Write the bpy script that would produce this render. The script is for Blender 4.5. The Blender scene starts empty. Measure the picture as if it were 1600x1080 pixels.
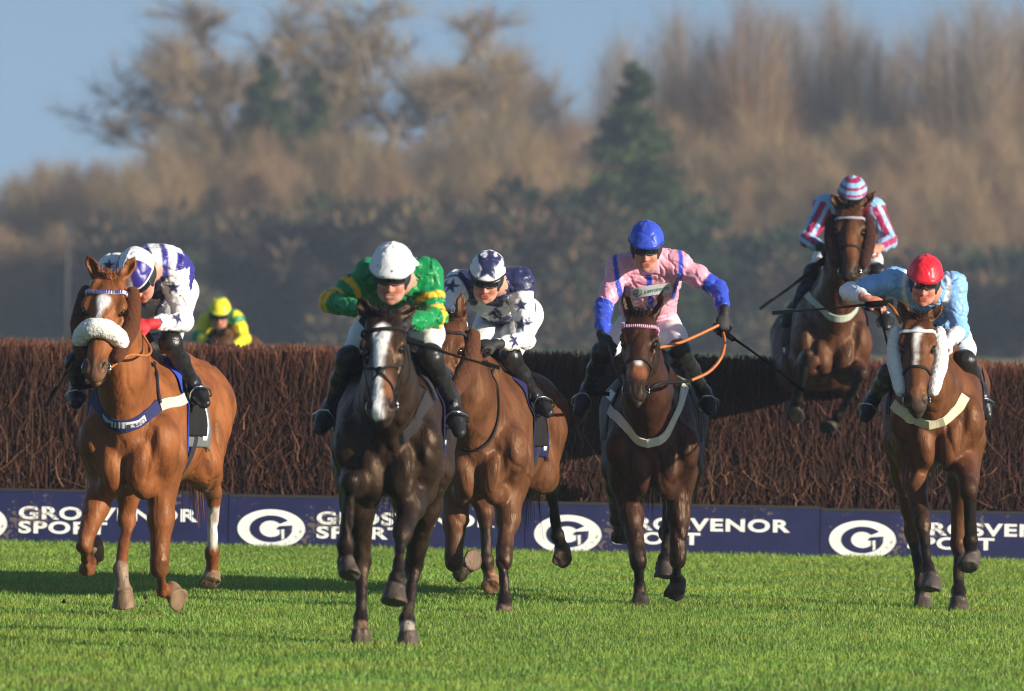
import bpy, math, random, os
import numpy as np
from mathutils import Matrix, Vector
f32 = np.float32
def V(*a): return np.array(a, dtype=np.float64)
def nrm(v): return v / (np.linalg.norm(v) + 1e-12)
def lerp(a, b, t): return a + (b - a) * t

# ------------------------------------------------------------------ camera
FPX, CAMH, HORIZ, ROLL = 13320.0, 1.7, 488.0, 0.020
_p = -math.atan((540 - HORIZ) / FPX)
_F = V(0, math.cos(_p), math.sin(_p)); _r0 = V(1, 0, 0); _u0 = np.cross(_r0, _F)
_R = _r0 * math.cos(ROLL) + _u0 * math.sin(ROLL); _U = np.cross(_R, _F)
CAM = V(0, 0, CAMH)
def P(px, py, Y):
    d = _F * FPX + _R * (px - 800) - _U * (py - 540)
    return CAM + d * (Y / d[1])
scene = bpy.context.scene
cam = bpy.data.objects.new('camera', bpy.data.cameras.new('camera'))
scene.collection.objects.link(cam)
cam.matrix_world = Matrix([[_R[0], _U[0], -_F[0], 0], [_R[1], _U[1], -_F[1], 0], [_R[2], _U[2], -_F[2], CAMH], [0, 0, 0, 1]])
cam.data.sensor_width = 36; cam.data.lens = FPX * 36 / 1600
cam.data.clip_start = 0.5; cam.data.clip_end = 6000
cam.data.dof.use_dof = True; cam.data.dof.focus_distance = 48.0
cam.data.dof.aperture_fstop = cam.data.lens / 1000 / 0.058
scene.camera = cam

# ------------------------------------------------------------------ light
SUN_AZ, SUN_EL = math.radians(61), math.radians(15)   # azimuth towards the right of the direction back to the camera
sv = V(math.sin(SUN_AZ) * math.cos(SUN_EL), -math.cos(SUN_AZ) * math.cos(SUN_EL), math.sin(SUN_EL))
w = bpy.data.worlds.new('World'); scene.world = w; w.use_nodes = True
nt = w.node_tree; bg = nt.nodes['Background']
sky = nt.nodes.new('ShaderNodeTexSky'); sky.sky_type = 'NISHITA'; sky.sun_disc = False
sky.sun_elevation = SUN_EL; sky.sun_rotation = math.atan2(sv[0], sv[1])
sky.air_density = 1.0; sky.dust_density = 0.6; sky.ozone_density = 1.6
tc = nt.nodes.new('ShaderNodeTexCoord'); mp = nt.nodes.new('ShaderNodeMapping')
mp.inputs['Location'].default_value = (0, 0, 0.22)
nt.links.new(tc.outputs['Generated'], mp.inputs['Vector']); nt.links.new(mp.outputs['Vector'], sky.inputs['Vector'])
nt.links.new(sky.outputs['Color'], bg.inputs['Color']); bg.inputs['Strength'].default_value = 0.098
sl = bpy.data.lights.new('sun', 'SUN'); sl.energy = 5.0; sl.angle = math.radians(0.53); sl.color = (1.0, 0.90, 0.76)
so = bpy.data.objects.new('sun', sl); scene.collection.objects.link(so)
so.rotation_euler = Vector(sv).to_track_quat('Z', 'Y').to_euler(); so.location = Vector(sv * 30)
scene.view_settings.view_transform = 'Standard'; scene.view_settings.look = 'None'
scene.view_settings.exposure = 0.63; scene.view_settings.gamma = 1.0
scene.cycles.use_denoising = True; scene.cycles.filter_width = 1.15
scene.cycles.max_bounces = 6; scene.cycles.diffuse_bounces = 3; scene.cycles.volume_bounces = 0
scene.cycles.transparent_max_bounces = 8
ONLY = None

# ------------------------------------------------------------------ materials
def mat(name, col=(.5, .5, .5), rough=.5, attr=False, bump=0.0, bscale=40, bdist=.01, var=0.0, vscale=8, sheen=0.0,
        spec=.5, stretch=(1, 1, 1), metal=0.0, trans=0.0, coat=0.0, detail=4, rvar=0.0, vstretch=(1,1,1), dirt=0.0):
    m = bpy.data.materials.new(name); m.use_nodes = True; t = m.node_tree; L = t.links
    b = t.nodes['Principled BSDF']
    b.inputs['Roughness'].default_value = rough; b.inputs['Specular IOR Level'].default_value = spec
    b.inputs['Metallic'].default_value = metal; b.inputs['Sheen Weight'].default_value = sheen
    b.inputs['Coat Weight'].default_value = coat; b.inputs['Coat Roughness'].default_value = .25
    tcn = t.nodes.new('ShaderNodeTexCoord')
    if attr:
        a = t.nodes.new('ShaderNodeAttribute'); a.attribute_name = 'Col'; src = a.outputs['Color']
    else:
        a = t.nodes.new('ShaderNodeRGB'); a.outputs[0].default_value = (*col, 1); src = a.outputs[0]
    if var > 0:
        mpv = t.nodes.new('ShaderNodeMapping'); mpv.inputs['Scale'].default_value = vstretch
        n = t.nodes.new('ShaderNodeTexNoise'); n.inputs['Scale'].default_value = vscale; n.inputs['Detail'].default_value = 5
        L.new(tcn.outputs['Object'], mpv.inputs['Vector']); L.new(mpv.outputs['Vector'], n.inputs['Vector'])
        mr = t.nodes.new('ShaderNodeMapRange'); mr.inputs['From Min'].default_value = .3; mr.inputs['From Max'].default_value = .7
        mr.inputs['To Min'].default_value = 1 - var; mr.inputs['To Max'].default_value = 1 + var
        L.new(n.outputs['Fac'], mr.inputs['Value'])
        mx = t.nodes.new('ShaderNodeVectorMath'); mx.operation = 'SCALE'
        L.new(src, mx.inputs[0]); L.new(mr.outputs[0], mx.inputs['Scale']); src = mx.outputs[0]
        if rvar > 0:
            mr2 = t.nodes.new('ShaderNodeMapRange'); mr2.inputs['From Min'].default_value = .3; mr2.inputs['From Max'].default_value = .7
            mr2.inputs['To Min'].default_value = rough - rvar; mr2.inputs['To Max'].default_value = rough + rvar
            L.new(n.outputs['Fac'], mr2.inputs['Value']); L.new(mr2.outputs[0], b.inputs['Roughness'])
    if dirt > 0:
        nd = t.nodes.new('ShaderNodeTexNoise'); nd.inputs['Scale'].default_value = 38; nd.inputs['Detail'].default_value = 3; nd2 = t.nodes.new('ShaderNodeTexNoise'); nd2.inputs['Scale'].default_value = 3
        L.new(tcn.outputs['Object'], nd.inputs['Vector']); L.new(tcn.outputs['Object'], nd2.inputs['Vector']); ad = t.nodes.new('ShaderNodeMath'); ad.operation = 'MULTIPLY'; L.new(nd.outputs['Fac'], ad.inputs[0]); L.new(nd2.outputs['Fac'], ad.inputs[1])
        rd = t.nodes.new('ShaderNodeMapRange'); rd.inputs['From Min'].default_value = .345; rd.inputs['From Max'].default_value = .39; rd.inputs['To Max'].default_value = dirt; L.new(ad.outputs[0], rd.inputs['Value'])
        md = t.nodes.new('ShaderNodeMix'); md.data_type = 'RGBA'; L.new(rd.outputs[0], md.inputs[0]); L.new(src, md.inputs[6]); md.inputs[7].default_value = (.16, .12, .08, 1); src = md.outputs[2]
    L.new(src, b.inputs['Base Color'])
    if trans > 0:
        tr = t.nodes.new('ShaderNodeBsdfTranslucent'); L.new(src, tr.inputs['Color'])
        ms = t.nodes.new('ShaderNodeMixShader'); ms.inputs[0].default_value = trans
        L.new(b.outputs[0], ms.inputs[1]); L.new(tr.outputs[0], ms.inputs[2]); L.new(ms.outputs[0], t.nodes['Material Output'].inputs['Surface'])
    if bump > 0:
        mp2 = t.nodes.new('ShaderNodeMapping'); mp2.inputs['Scale'].default_value = stretch
        n2 = t.nodes.new('ShaderNodeTexNoise'); n2.inputs['Scale'].default_value = bscale; n2.inputs['Detail'].default_value = detail
        n2.inputs['Distortion'].default_value = .4
        L.new(tcn.outputs['Object'], mp2.inputs['Vector']); L.new(mp2.outputs['Vector'], n2.inputs['Vector'])
        bp = t.nodes.new('ShaderNodeBump'); bp.inputs['Strength'].default_value = bump; bp.inputs['Distance'].default_value = bdist
        L.new(n2.outputs['Fac'], bp.inputs['Height']); L.new(bp.outputs['Normal'], b.inputs['Normal'])
    return m

# ------------------------------------------------------------------ objects
def mkobj(name, verts, faces, m, parent=None, org=None, smooth=True, cols=None, label=None, cat=None, group=None, kind=None):
    me = bpy.data.meshes.new(name)
    verts = np.asarray(verts, dtype=np.float64).reshape(-1, 3)
    o0 = V(0, 0, 0) if org is None else org
    vv = (verts - o0).astype(f32)
    if isinstance(faces, np.ndarray) and faces.ndim == 2:
        k = faces.shape[1]; nf = len(faces)
        me.vertices.add(len(vv)); me.vertices.foreach_set('co', vv.ravel())
        me.loops.add(nf * k); me.loops.foreach_set('vertex_index', faces.astype(np.int32).ravel())
        me.polygons.add(nf); me.polygons.foreach_set('loop_start', np.arange(0, nf * k, k, dtype=np.int32))
        me.polygons.foreach_set('loop_total', np.full(nf, k, dtype=np.int32))
        me.update(calc_edges=True); me.validate()
    else:
        me.from_pydata(vv.tolist(), [], [list(map(int, f)) for f in faces]); me.update()
    if smooth: me.polygons.foreach_set('use_smooth', np.ones(len(me.polygons), dtype=bool))
    if cols is not None:
        at = me.color_attributes.new('Col', 'FLOAT_COLOR', 'POINT')
        c4 = np.ones((len(vv), 4), dtype=f32); c4[:, :3] = cols; at.data.foreach_set('color', c4.ravel())
    if m is not None: me.materials.append(m)
    o = bpy.data.objects.new(name, me); scene.collection.objects.link(o)
    if parent is not None:
        o.parent = parent
    elif org is not None: o.location = Vector(org)
    tagit(o, label, cat, group, kind)
    return o
def tagit(o, label=None, cat=None, group=None, kind=None):
    if label: o['label'] = label
    if cat: o['category'] = cat
    if group: o['group'] = group
    if kind: o['kind'] = kind
    return o
def empty(name, loc, label, cat, group=None):
    o = bpy.data.objects.new(name, None); scene.collection.objects.link(o); o.location = Vector(loc)
    o.empty_display_size = .2
    return tagit(o, label, cat, group)

# ------------------------------------------------------------------ signed-distance modelling
class S:
    def __init__(s): s.p = []
    def add(s, f, lo, hi, k, tag, op, grp): s.p.append((f, np.array(lo), np.array(hi), k, tag, op, grp))
    def cone(s, a, b, ra, rb, k=.03, tag='', e=None, q=1.0, op='u', grp=0):
        a = np.asarray(a, float); b = np.asarray(b, float); ba = b - a; L2 = float(ba @ ba) + 1e-9
        def f(X, Y, Z):
            x = X - f32(a[0]); y = Y - f32(a[1]); z = Z - f32(a[2])
            t = np.clip((x * f32(ba[0]) + y * f32(ba[1]) + z * f32(ba[2])) * f32(1 / L2), 0, 1)
            x = x - t * f32(ba[0]); y = y - t * f32(ba[1]); z = z - t * f32(ba[2])
            q2 = x * x + y * y + z * z
            if e is not None:
                c = x * f32(e[0]) + y * f32(e[1]) + z * f32(e[2]); q2 = q2 + c * c * f32(1 / q ** 2 - 1)
            return np.sqrt(q2) - (f32(ra) + t * f32(rb - ra))
        m = max(ra, rb) * max(1, q)
        s.add(f, np.minimum(a, b) - m, np.maximum(a, b) + m, k, tag, op, grp)
    def ell(s, c, A, r, k=.03, tag='', op='u', grp=0):
        c = np.asarray(c, float); A = np.asarray(A, float); r = np.asarray(r, float)
        def f(X, Y, Z):
            x = X - f32(c[0]); y = Y - f32(c[1]); z = Z - f32(c[2]); k0 = 0; k1 = 0
            for i in range(3):
                u = x * f32(A[i, 0]) + y * f32(A[i, 1]) + z * f32(A[i, 2])
                k0 = k0 + (u * f32(1 / r[i])) ** 2; k1 = k1 + (u * f32(1 / r[i] ** 2)) ** 2
            k0 = np.sqrt(k0); k1 = np.sqrt(k1) + f32(1e-6)
            return k0 * (k0 - 1) / k1
        ext = np.sqrt(((A * r[:, None]) ** 2).sum(0))
        s.add(f, c - ext, c + ext, k, tag, op, grp)
    def sph(s, c, r, **kw): s.cone(c, c + V(0, 0, 1e-4), r, r, **kw)
    def hoof(s, c, up, fwd, r0=.047, r1=.062, h=.075, tag='hoof', k=.008, grp=0):
        up = nrm(up); fwd = nrm(fwd - up * (fwd @ up)); c = np.asarray(c, float)
        def f(X, Y, Z):
            x = X - f32(c[0]); y = Y - f32(c[1]); z = Z - f32(c[2])
            d = -(x * f32(up[0]) + y * f32(up[1]) + z * f32(up[2]))     # depth below the coronet
            fw = x * f32(fwd[0]) + y * f32(fwd[1]) + z * f32(fwd[2])
            q2 = x * x + y * y + z * z - d * d - fw * fw
            t = np.clip(d / f32(h), 0, 1); fw = fw - t * f32(.028)
            rad = np.sqrt(np.maximum(q2, 0) + fw * fw) - (f32(r0) + t * f32(r1 - r0))
            cap = np.maximum(d - f32(h), -d - f32(.02))
            return np.minimum(np.maximum(rad, cap), 0) + np.sqrt(np.maximum(rad, 0) ** 2 + np.maximum(cap, 0) ** 2) - f32(.004)
        s.add(f, c - .13, c + .13, k, tag, 'u', grp)
    def plane(s, c, n, k=.004):      # keep only the side the normal points away from
        c = np.asarray(c, float); n = nrm(n)
        s.add(lambda X, Y, Z: -((X - f32(c[0])) * f32(n[0]) + (Y - f32(c[1])) * f32(n[1]) + (Z - f32(c[2])) * f32(n[2])), [-1e9] * 3, [1e9] * 3, k, '', 's', 0)
    def evalp(s, Q, grp=None):
        Q = np.asarray(Q, dtype=f32); D = np.full(len(Q), 1.0, f32)
        for f, lo, hi, k, tag, op, g in s.p:
            if grp is not None and g not in grp: continue
            d = f(Q[:, 0], Q[:, 1], Q[:, 2]); D = _comb(D, d, k, op)
        return D
    def grad(s, Q, grp=None, e=.004):
        g = np.stack([s.evalp(Q + V(*(e if i == j else 0 for j in range(3))), grp) - s.evalp(Q - V(*(e if i == j else 0 for j in range(3))), grp) for i in range(3)], 1).astype(float)
        return g / (np.linalg.norm(g, axis=1, keepdims=True) + 1e-9)
    def proj(s, Q, off=.004, grp=None, it=7):
        Q = np.array(Q, dtype=float).reshape(-1, 3)
        for _ in range(it):
            g = s.grad(Q, grp); Q = Q - (s.evalp(Q, grp) - off)[:, None] * g * .9
        return Q, s.grad(Q, grp)
    def hit(s, px, Y0, Y1, grp=None, off=.004):     # points of the surface at photo positions
        px = np.array(px, float).reshape(-1, 2); out = []
        for x, y in px:
            a = P(x, y, Y0); b = P(x, y, Y1); n = int(np.linalg.norm(b - a) / .004)
            Q = a + (b - a) * np.linspace(0, 1, n)[:, None]; D = s.evalp(Q, grp); i = np.argmax(D < 0)
            out.append(Q[i] if D[i] < 0 else Q[np.argmin(D)])
        return s.proj(np.array(out), off, grp, 4)
    def tags(s, Q, skip=()):
        Q = np.asarray(Q, dtype=f32); best = np.full(len(Q), 9e9, f32); names = sorted({p[4] for p in s.p if p[5] == 'u'}); idx = np.zeros(len(Q), int)
        for f, lo, hi, k, tag, op, g in s.p:
            if op != 'u' or tag in skip: continue
            d = f(Q[:, 0], Q[:, 1], Q[:, 2]); m = d < best; best[m] = d[m]; idx[m] = names.index(tag)
        return np.array(names, dtype=object)[idx]
    def mesh(s, h, disp=None):
        us = [p for p in s.p if p[5] == 'u']
        lo = np.min([p[1] for p in us], 0) - 3 * h; hi = np.max([p[2] for p in us], 0) + 3 * h
        n = np.ceil((hi - lo) / h).astype(int) + 1
        ax = [(lo[i] + h * np.arange(n[i])).astype(f32) for i in range(3)]
        D = np.full(n, 1.0, f32)
        for f, l, u, k, tag, op, g in s.p:
            i0 = np.clip(np.floor((l - k - 2 * h - lo) / h), 0, n - 1).astype(int); i1 = np.clip(np.ceil((u + k + 2 * h - lo) / h) + 1, 1, n).astype(int)
            sl_ = tuple(slice(i0[i], i1[i]) for i in range(3))
            X = ax[0][sl_[0]][:, None, None]; Y = ax[1][sl_[1]][None, :, None]; Z = ax[2][sl_[2]][None, None, :]
            D[sl_] = _comb(D[sl_], f(X, Y, Z), k, op)
        if disp is not None:
            m = np.abs(D) < 3 * h + .03; I = np.nonzero(m)
            D[m] += disp(ax[0][I[0]], ax[1][I[1]], ax[2][I[2]]).astype(f32)
        return nets(D, lo, h)
def _comb(D, d, k, op):
    if op == 's':
        D = -D; h = np.maximum(k - np.abs(D - d), 0) / k; return -(np.minimum(D, d) - h * h * f32(k * .25))
    h = np.maximum(k - np.abs(D - d), 0) / k; return np.minimum(D, d) - h * h * f32(k * .25)
def nets(D, lo, h):
    I = D < 0; c = I[:-1, :-1, :-1].astype(np.int8); 
    for dx in (0, 1):
        for dy in (0, 1):
            for dz in (0, 1):
                if dx or dy or dz: c = c + I[dx:D.shape[0] - 1 + dx, dy:D.shape[1] - 1 + dy, dz:D.shape[2] - 1 + dz]
    act = (c > 0) & (c < 8); ii, jj, kk = np.nonzero(act); N = len(ii)
    vid = np.full(act.shape, -1, np.int32); vid[ii, jj, kk] = np.arange(N)
    acc = np.zeros((N, 3)); cnt = np.zeros(N); cor = [(a, b, g) for a in (0, 1) for b in (0, 1) for g in (0, 1)]
    for a in cor:
        for d in range(3):
            if a[d]: continue
            b = list(a); b[d] = 1
            va = D[ii + a[0], jj + a[1], kk + a[2]]; vb = D[ii + b[0], jj + b[1], kk + b[2]]
            m = (va < 0) != (vb < 0); t = np.where(m, va / np.where(m, va - vb, 1), 0)
            pt = np.array(a, float)[None, :].repeat(N, 0); pt[:, d] += t
            acc[m] += pt[m]; cnt[m] += 1
    vs = lo + (np.stack([ii, jj, kk], 1) + acc / cnt[:, None]) * h
    F = []
    for d in range(3):
        e, f = [(1, 2), (2, 0), (0, 1)][d]
        s0 = [slice(1, -1)] * 3; s0[d] = slice(0, -1); s1 = [slice(1, -1)] * 3; s1[d] = slice(1, None)
        a = I[tuple(s0)]; b = I[tuple(s1)]; idx = np.stack(np.nonzero(a != b), 1); off = np.array([1, 1, 1]); off[d] = 0; idx = idx + off
        ins = I[idx[:, 0], idx[:, 1], idx[:, 2]]
        def g(de, df):
            q = idx.copy(); q[:, e] -= de; q[:, f] -= df; return vid[q[:, 0], q[:, 1], q[:, 2]]
        q = np.stack([g(1, 1), g(0, 1), g(0, 0), g(1, 0)], 1); q[~ins] = q[~ins][:, ::-1]; F.append(q)
    F = np.concatenate(F); F = F[(F >= 0).all(1)]
    return vs, F
def smooth_cols(cols, F, it=2):
    E = np.concatenate([F[:, [0, 1]], F[:, [1, 2]], F[:, [2, 3]], F[:, [3, 0]]]); n = len(cols)
    for _ in range(it):
        acc = cols.copy(); cnt = np.ones(n); 
        for c in range(3):
            acc[:, c] += np.bincount(E[:, 0], cols[E[:, 1], c], n) + np.bincount(E[:, 1], cols[E[:, 0], c], n)
        cnt += np.bincount(E[:, 0], minlength=n) + np.bincount(E[:, 1], minlength=n); cols = acc / cnt[:, None]
    return cols
def specks(vs, col, n, r, c, seed=1, zmax=None):
    rr = np.random.RandomState(seed); out = col.copy(); idx = rr.randint(0, len(vs), n)
    for i in idx:
        if zmax is not None and vs[i, 2] > zmax: continue
        d = np.linalg.norm(vs - vs[i], axis=1); out[d < r * rr.uniform(.5, 1.4)] = V(*c)
    return out
def sn(Q, f, seed=0):         # smooth cheap noise, sum of warped sines
    r = np.random.RandomState(seed); out = 0
    for i in range(5):
        d = r.normal(size=3); d /= np.linalg.norm(d); ff = f * (1 + .55 * i)
        ph = r.rand() * 7; d2 = r.normal(size=3)
        out = out + np.sin(ff * (Q @ d) + ph + 1.3 * np.sin(.6 * ff * (Q @ d2) + ph * 2)) / (1 + i * .5)
    return out / 3
def catmull(pts, n):
    pts = np.asarray(pts, float); 
    if len(pts) < 3: return pts[0] + (pts[-1] - pts[0]) * np.linspace(0, 1, n)[:, None]
    q = np.concatenate([[2 * pts[0] - pts[1]], pts, [2 * pts[-1] - pts[-2]]]); t = np.linspace(0, len(pts) - 1 - 1e-6, n)
    i = t.astype(int); u = (t - i)[:, None]; a, b, c, d = q[i], q[i + 1], q[i + 2], q[i + 3]
    return .5 * (2 * b + (c - a) * u + (2 * a - 5 * b + 4 * c - d) * u ** 2 + (3 * b - a - 3 * c + d) * u ** 3)
def tube_vf(pts, r, ns=8, base=0, cap=True):
    pts = np.asarray(pts, float); n = len(pts); r = np.broadcast_to(r, n)
    T = np.gradient(pts, axis=0); T /= np.linalg.norm(T, axis=1, keepdims=True) + 1e-9
    ref = V(0, 0, 1) if abs(T[0, 2]) < .8 else V(1, 0, 0); a = nrm(np.cross(T[0], ref)); vs = []
    for i in range(n):
        a = nrm(a - T[i] * (a @ T[i])); b = np.cross(T[i], a); th = np.linspace(0, 2 * np.pi, ns, endpoint=False)[:, None]
        vs.append(pts[i] + r[i] * (np.cos(th) * a + np.sin(th) * b))
    vs = np.concatenate(vs); F = []
    for i in range(n - 1):
        for j in range(ns):
            F.append((base + i * ns + j, base + i * ns + (j + 1) % ns, base + (i + 1) * ns + (j + 1) % ns, base + (i + 1) * ns + j))
    if cap:
        F.append(tuple(base + j for j in range(ns))[::-1]); F.append(tuple(base + (n - 1) * ns + j for j in range(ns)))
    return vs, F
def tube(name, pts, r, m, parent=None, org=None, ns=8, n=None, **kw):
    if n: pts = catmull(pts, n)
    vs, F = tube_vf(pts, r, ns); return mkobj(name, vs, F, m, parent, org, **kw)
def ribbon(name, pts, nor, wdt, th, m, parent=None, org=None, closed=False, cols=None, **kw):
    pts = np.asarray(pts, float); n = len(pts); T = np.roll(pts, -1, 0) - np.roll(pts, 1, 0) if closed else np.gradient(pts, axis=0)
    T /= np.linalg.norm(T, axis=1, keepdims=True) + 1e-9; B = np.cross(nor, T); B /= np.linalg.norm(B, axis=1, keepdims=True) + 1e-9
    wdt = np.broadcast_to(wdt, n)[:, None] / 2; vs = []
    vs = np.stack([pts - B * wdt, pts - B * wdt * .9 + nor * th, pts + B * wdt * .9 + nor * th, pts + B * wdt], 1).reshape(-1, 3); F = []
    for i in range(n if closed else n - 1):
        a, b = i * 4, ((i + 1) % n) * 4
        for j in range(4): F.append((a + j, b + j, b + (j + 1) % 4, a + (j + 1) % 4))
    if not closed: F += [(0, 1, 2, 3), ((n - 1) * 4 + 3, (n - 1) * 4 + 2, (n - 1) * 4 + 1, (n - 1) * 4)]
    if cols is not None: cols = np.repeat(cols, 4, 0)
    return mkobj(name, vs, F, m, parent, org, smooth=False, cols=cols, **kw)
def torus(name, c, nor, R, r, m, parent, org, **kw):
    nor = nrm(nor); a = nrm(np.cross(nor, V(.3, .2, 1))); b = np.cross(nor, a); th = np.linspace(0, 2 * np.pi, 17)[:, None]
    return tube(name, c + R * (np.cos(th) * a + np.sin(th) * b), r, m, parent, org, ns=6, **kw)
# ------------------------------------------------------------------ horse
M = {}
def coatmat(name, rough=.45):
    m = mat(name, attr=True, rough=rough, var=.38, vscale=9, bump=.8, bscale=30, bdist=.011, stretch=(1, 1, .4), spec=.30, rvar=.12, detail=9, sheen=.0, vstretch=(1, 1, .6))
    t = m.node_tree; b = t.nodes['Principled BSDF']; b.inputs['Specular Tint'].default_value = (1, .72, .5, 1)     # fine hair over the muscle relief
    tcn = t.nodes.new('ShaderNodeTexCoord'); mp2 = t.nodes.new('ShaderNodeMapping'); mp2.inputs['Scale'].default_value = (1, 1, .16)
    n = t.nodes.new('ShaderNodeTexNoise'); n.inputs['Scale'].default_value = 260; n.inputs['Detail'].default_value = 2
    bp = t.nodes.new('ShaderNodeBump'); bp.inputs['Strength'].default_value = .30; bp.inputs['Distance'].default_value = .003
    t.links.new(tcn.outputs['Object'], mp2.inputs[0]); t.links.new(mp2.outputs[0], n.inputs['Vector']); t.links.new(n.outputs['Fac'], bp.inputs['Height'])
    old = b.inputs['Normal'].links[0].from_socket; t.links.new(old, bp.inputs['Normal']); t.links.new(bp.outputs[0], b.inputs['Normal'])
    return m
def make_mats():
    M['coat'] = coatmat('horse_coat'); M['hair'] = mat('horse_hair', attr=True, rough=.55, spec=.3)
    M['eye'] = mat('horse_eye', (.012, .006, .004), rough=.06, spec=.7)
    M['leather'] = mat('dark_leather', (.007, .006, .0055), rough=.6, spec=.3, var=.3, vscale=60, bump=.3, bscale=120, bdist=.002)
    M['nylon'] = mat('black_nylon', (.004, .004, .004), rough=.85, spec=.08)
    M['tan'] = mat('tan_leather', (.42, .13, .03), rough=.5, var=.2, vscale=60)
    M['steel'] = mat('bit_steel', (.55, .55, .56), rough=.22, metal=1.0)
    M['fleece'] = mat('fleece', attr=True, rough=.95, spec=.1, bump=.6, bscale=110, bdist=.012, sheen=.1, var=.12, vscale=70)
    M['web'] = mat('webbing', attr=True, rough=.75, spec=.25, bump=.4, bscale=300, bdist=.002, var=.08, vscale=30)
    M['cloth'] = mat('saddle_cloth_weave', attr=True, rough=.8, spec=.2, bump=.35, bscale=35, bdist=.01, var=.1, vscale=20)
make_mats()
def star(c, x, y, r, n=5, a0=90, inner=.42):     # is (x, y) inside a star
    th = np.degrees(np.arctan2(y, x)) - a0; th = (th % (360 / n)); th = np.minimum(th, 360 / n - th); rr = np.hypot(x, y)
    t = np.radians(th); R0, R1 = r, r * inner; a = np.pi / n
    # boundary of the triangle between the tip (R0,0) and the notch (R1 at angle a)
    bx, by = R1 * np.cos(a), R1 * np.sin(a)
    rb = R0 * by / (by * np.cos(t) + (R0 - bx) * np.sin(t))
    return rr < rb
def horse(sp):
    Y0 = sp['Y']; O = P(*sp['O'], Y0); yaw = math.radians(sp.get('yaw', 0)); pit = math.radians(sp.get('pitch', 0))
    org = V(O[0], Y0, 0)
    ey = V(math.sin(yaw) * math.cos(pit), math.cos(yaw) * math.cos(pit), -math.sin(pit)); ex = V(math.cos(yaw), -math.sin(yaw), 0); ez = np.cross(ex, ey)
    B = lambda x, y, z: O + ex * x + ey * y + ez * z
    A = np.stack([ex, ey, ez])
    J = lambda t: P(t[0], t[1], Y0 + t[2])
    s = S(); wf = sp.get('wide', 1.0)
    # trunk
    s.ell(B(0, .66, .09), A, V(.262 * wf, .52, .345), .05, 'body')
    s.ell(B(0, 1.0, .05), A, V(.275 * wf, .50, .30), .10, 'body')
    s.ell(B(0, .25, .0), A, V(.20 * wf, .25, .25), .10, 'body')
    s.ell(B(0, 1.25, .2), A, V(.23, .42, .22), .1, 'body')
    s.ell(B(0, 1.42, .2), A, V(.22, .32, .27), .1, 'body')
    s.cone(B(0, .30, .40), B(0, .72, .385), .085, .075, .1, 'body')
    s.cone(B(0, .72, .385), B(0, 1.3, .40), .07, .08, .1, 'body')
    for i, sx in enumerate((-1, 1)):
        s.ell(B(sx * .15 * wf, 1.44, .12), A, V(.135, .26, .30), .06, 'body')
        s.cone(B(sx * .12, .46, .36), B(sx * .185 * wf, .13, .03), .075, .095, .07, 'body')
        s.ell(B(sx * .185 * wf, .10, .02), A, V(.085, .10, .12), .045, 'body')
        s.cone(B(sx * .215 * wf, .36, .18), B(sx * .215 * wf, .30, -.1), .06, .085, .05, 'body')
    for sx in (-1, 1):
        s.ell(B(sx * .082, .045, -.125), np.stack([nrm(ex - sx * .25 * ez), ey, nrm(ez + sx * .25 * ex)]), V(.078, .085, .145), .018, 'body')
        s.ell(B(sx * .09, .12, -.235), A, V(.07, .09, .075), .03, 'body')
    # neck and head frame
    pol = J(sp['poll']); mz = J(sp['muz']); hu = nrm(mz - pol); lat = V(1, 0, 0) * math.cos(math.radians(sp.get('hyaw', 0))) + V(0, -1, 0) * math.sin(math.radians(sp.get('hyaw', 0)))
    lat = lat + V(0, 0, math.tan(math.radians(sp.get('hroll', 0)))); lat = nrm(lat - hu * (lat @ hu)); hw = np.cross(lat, hu)
    if hw[1] > 0: hw = -hw
    hs = sp.get('hs', 1.0) * np.linalg.norm(mz - pol) / .60; HA = np.stack([lat, hu, hw])
    hs2 = sp.get('hw', 1.0)
    H = lambda x, u, w_: pol + lat * (x * hs2) + hu * (u * hs) + hw * (w_ * hs2)
    g = dict(grp=1)
    thr = H(0, .17, -.20)
    nb = B(0, .16, .10)
    s.cone(thr, nb, .098, .185, .06, 'neck', e=ex, q=.8, **g); s.cone(lerp(thr, nb, .45), B(0, .34, .2), .13, .2, .08, 'neck', **g)
    s.cone(H(0, .02, -.08), B(0, .40, .42), .070, .085, .1, 'neck', **g)
    s.cone(H(0, .08, -.13), lerp(thr, B(0, .3, .3), .5), .088, .12, .08, 'neck', **g)
    s.cone(thr - lat * .0, B(0, .06, -.02), .06, .07, .06, 'neck', **g)
    h = dict(grp=2)
    s.ell(H(0, .09, -.035), HA, V(.088, .13, .085) , .04, 'head', **h)
    s.ell(H(0, .16, -.01), HA, V(.082, .10, .062), .04, 'head', **h)
    s.cone(H(0, .17, -.005), H(0, .50, -.005), .064, .050, .03, 'head', e=lat, q=1.12, **h)
    for sx in (-1, 1):
        s.ell(H(sx * .064, .195, -.125), HA, V(.040, .125, .095), .03, 'head', **h)
        s.ell(H(sx * .083, .185, .008), HA, V(.030, .042, .028), .022, 'head', **h)
        s.cone(H(sx * .082, .235, -.035), H(sx * .05, .40, -.03), .019, .014, .03, 'head', **h)
        s.cone(H(sx * .085, .16, .01), H(sx * .055, .05, .01), .02, .03, .03, 'head', **h)
    s.cone(H(0, .28, -.10), H(0, .53, -.062), .058, .040, .05, 'head', **h)
    s.ell(H(0, .545, -.02), HA, V(.064, .062, .052), .03, 'muzzle', **h)
    s.ell(H(0, .575, -.06), HA, V(.038, .035, .03), .02, 'muzzle', **h)
    for sx in (-1, 1):
        s.ell(H(sx * .043, .525, .012), HA, V(.030, .045, .026), .018, 'muzzle', **h)
    nostr = []
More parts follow.
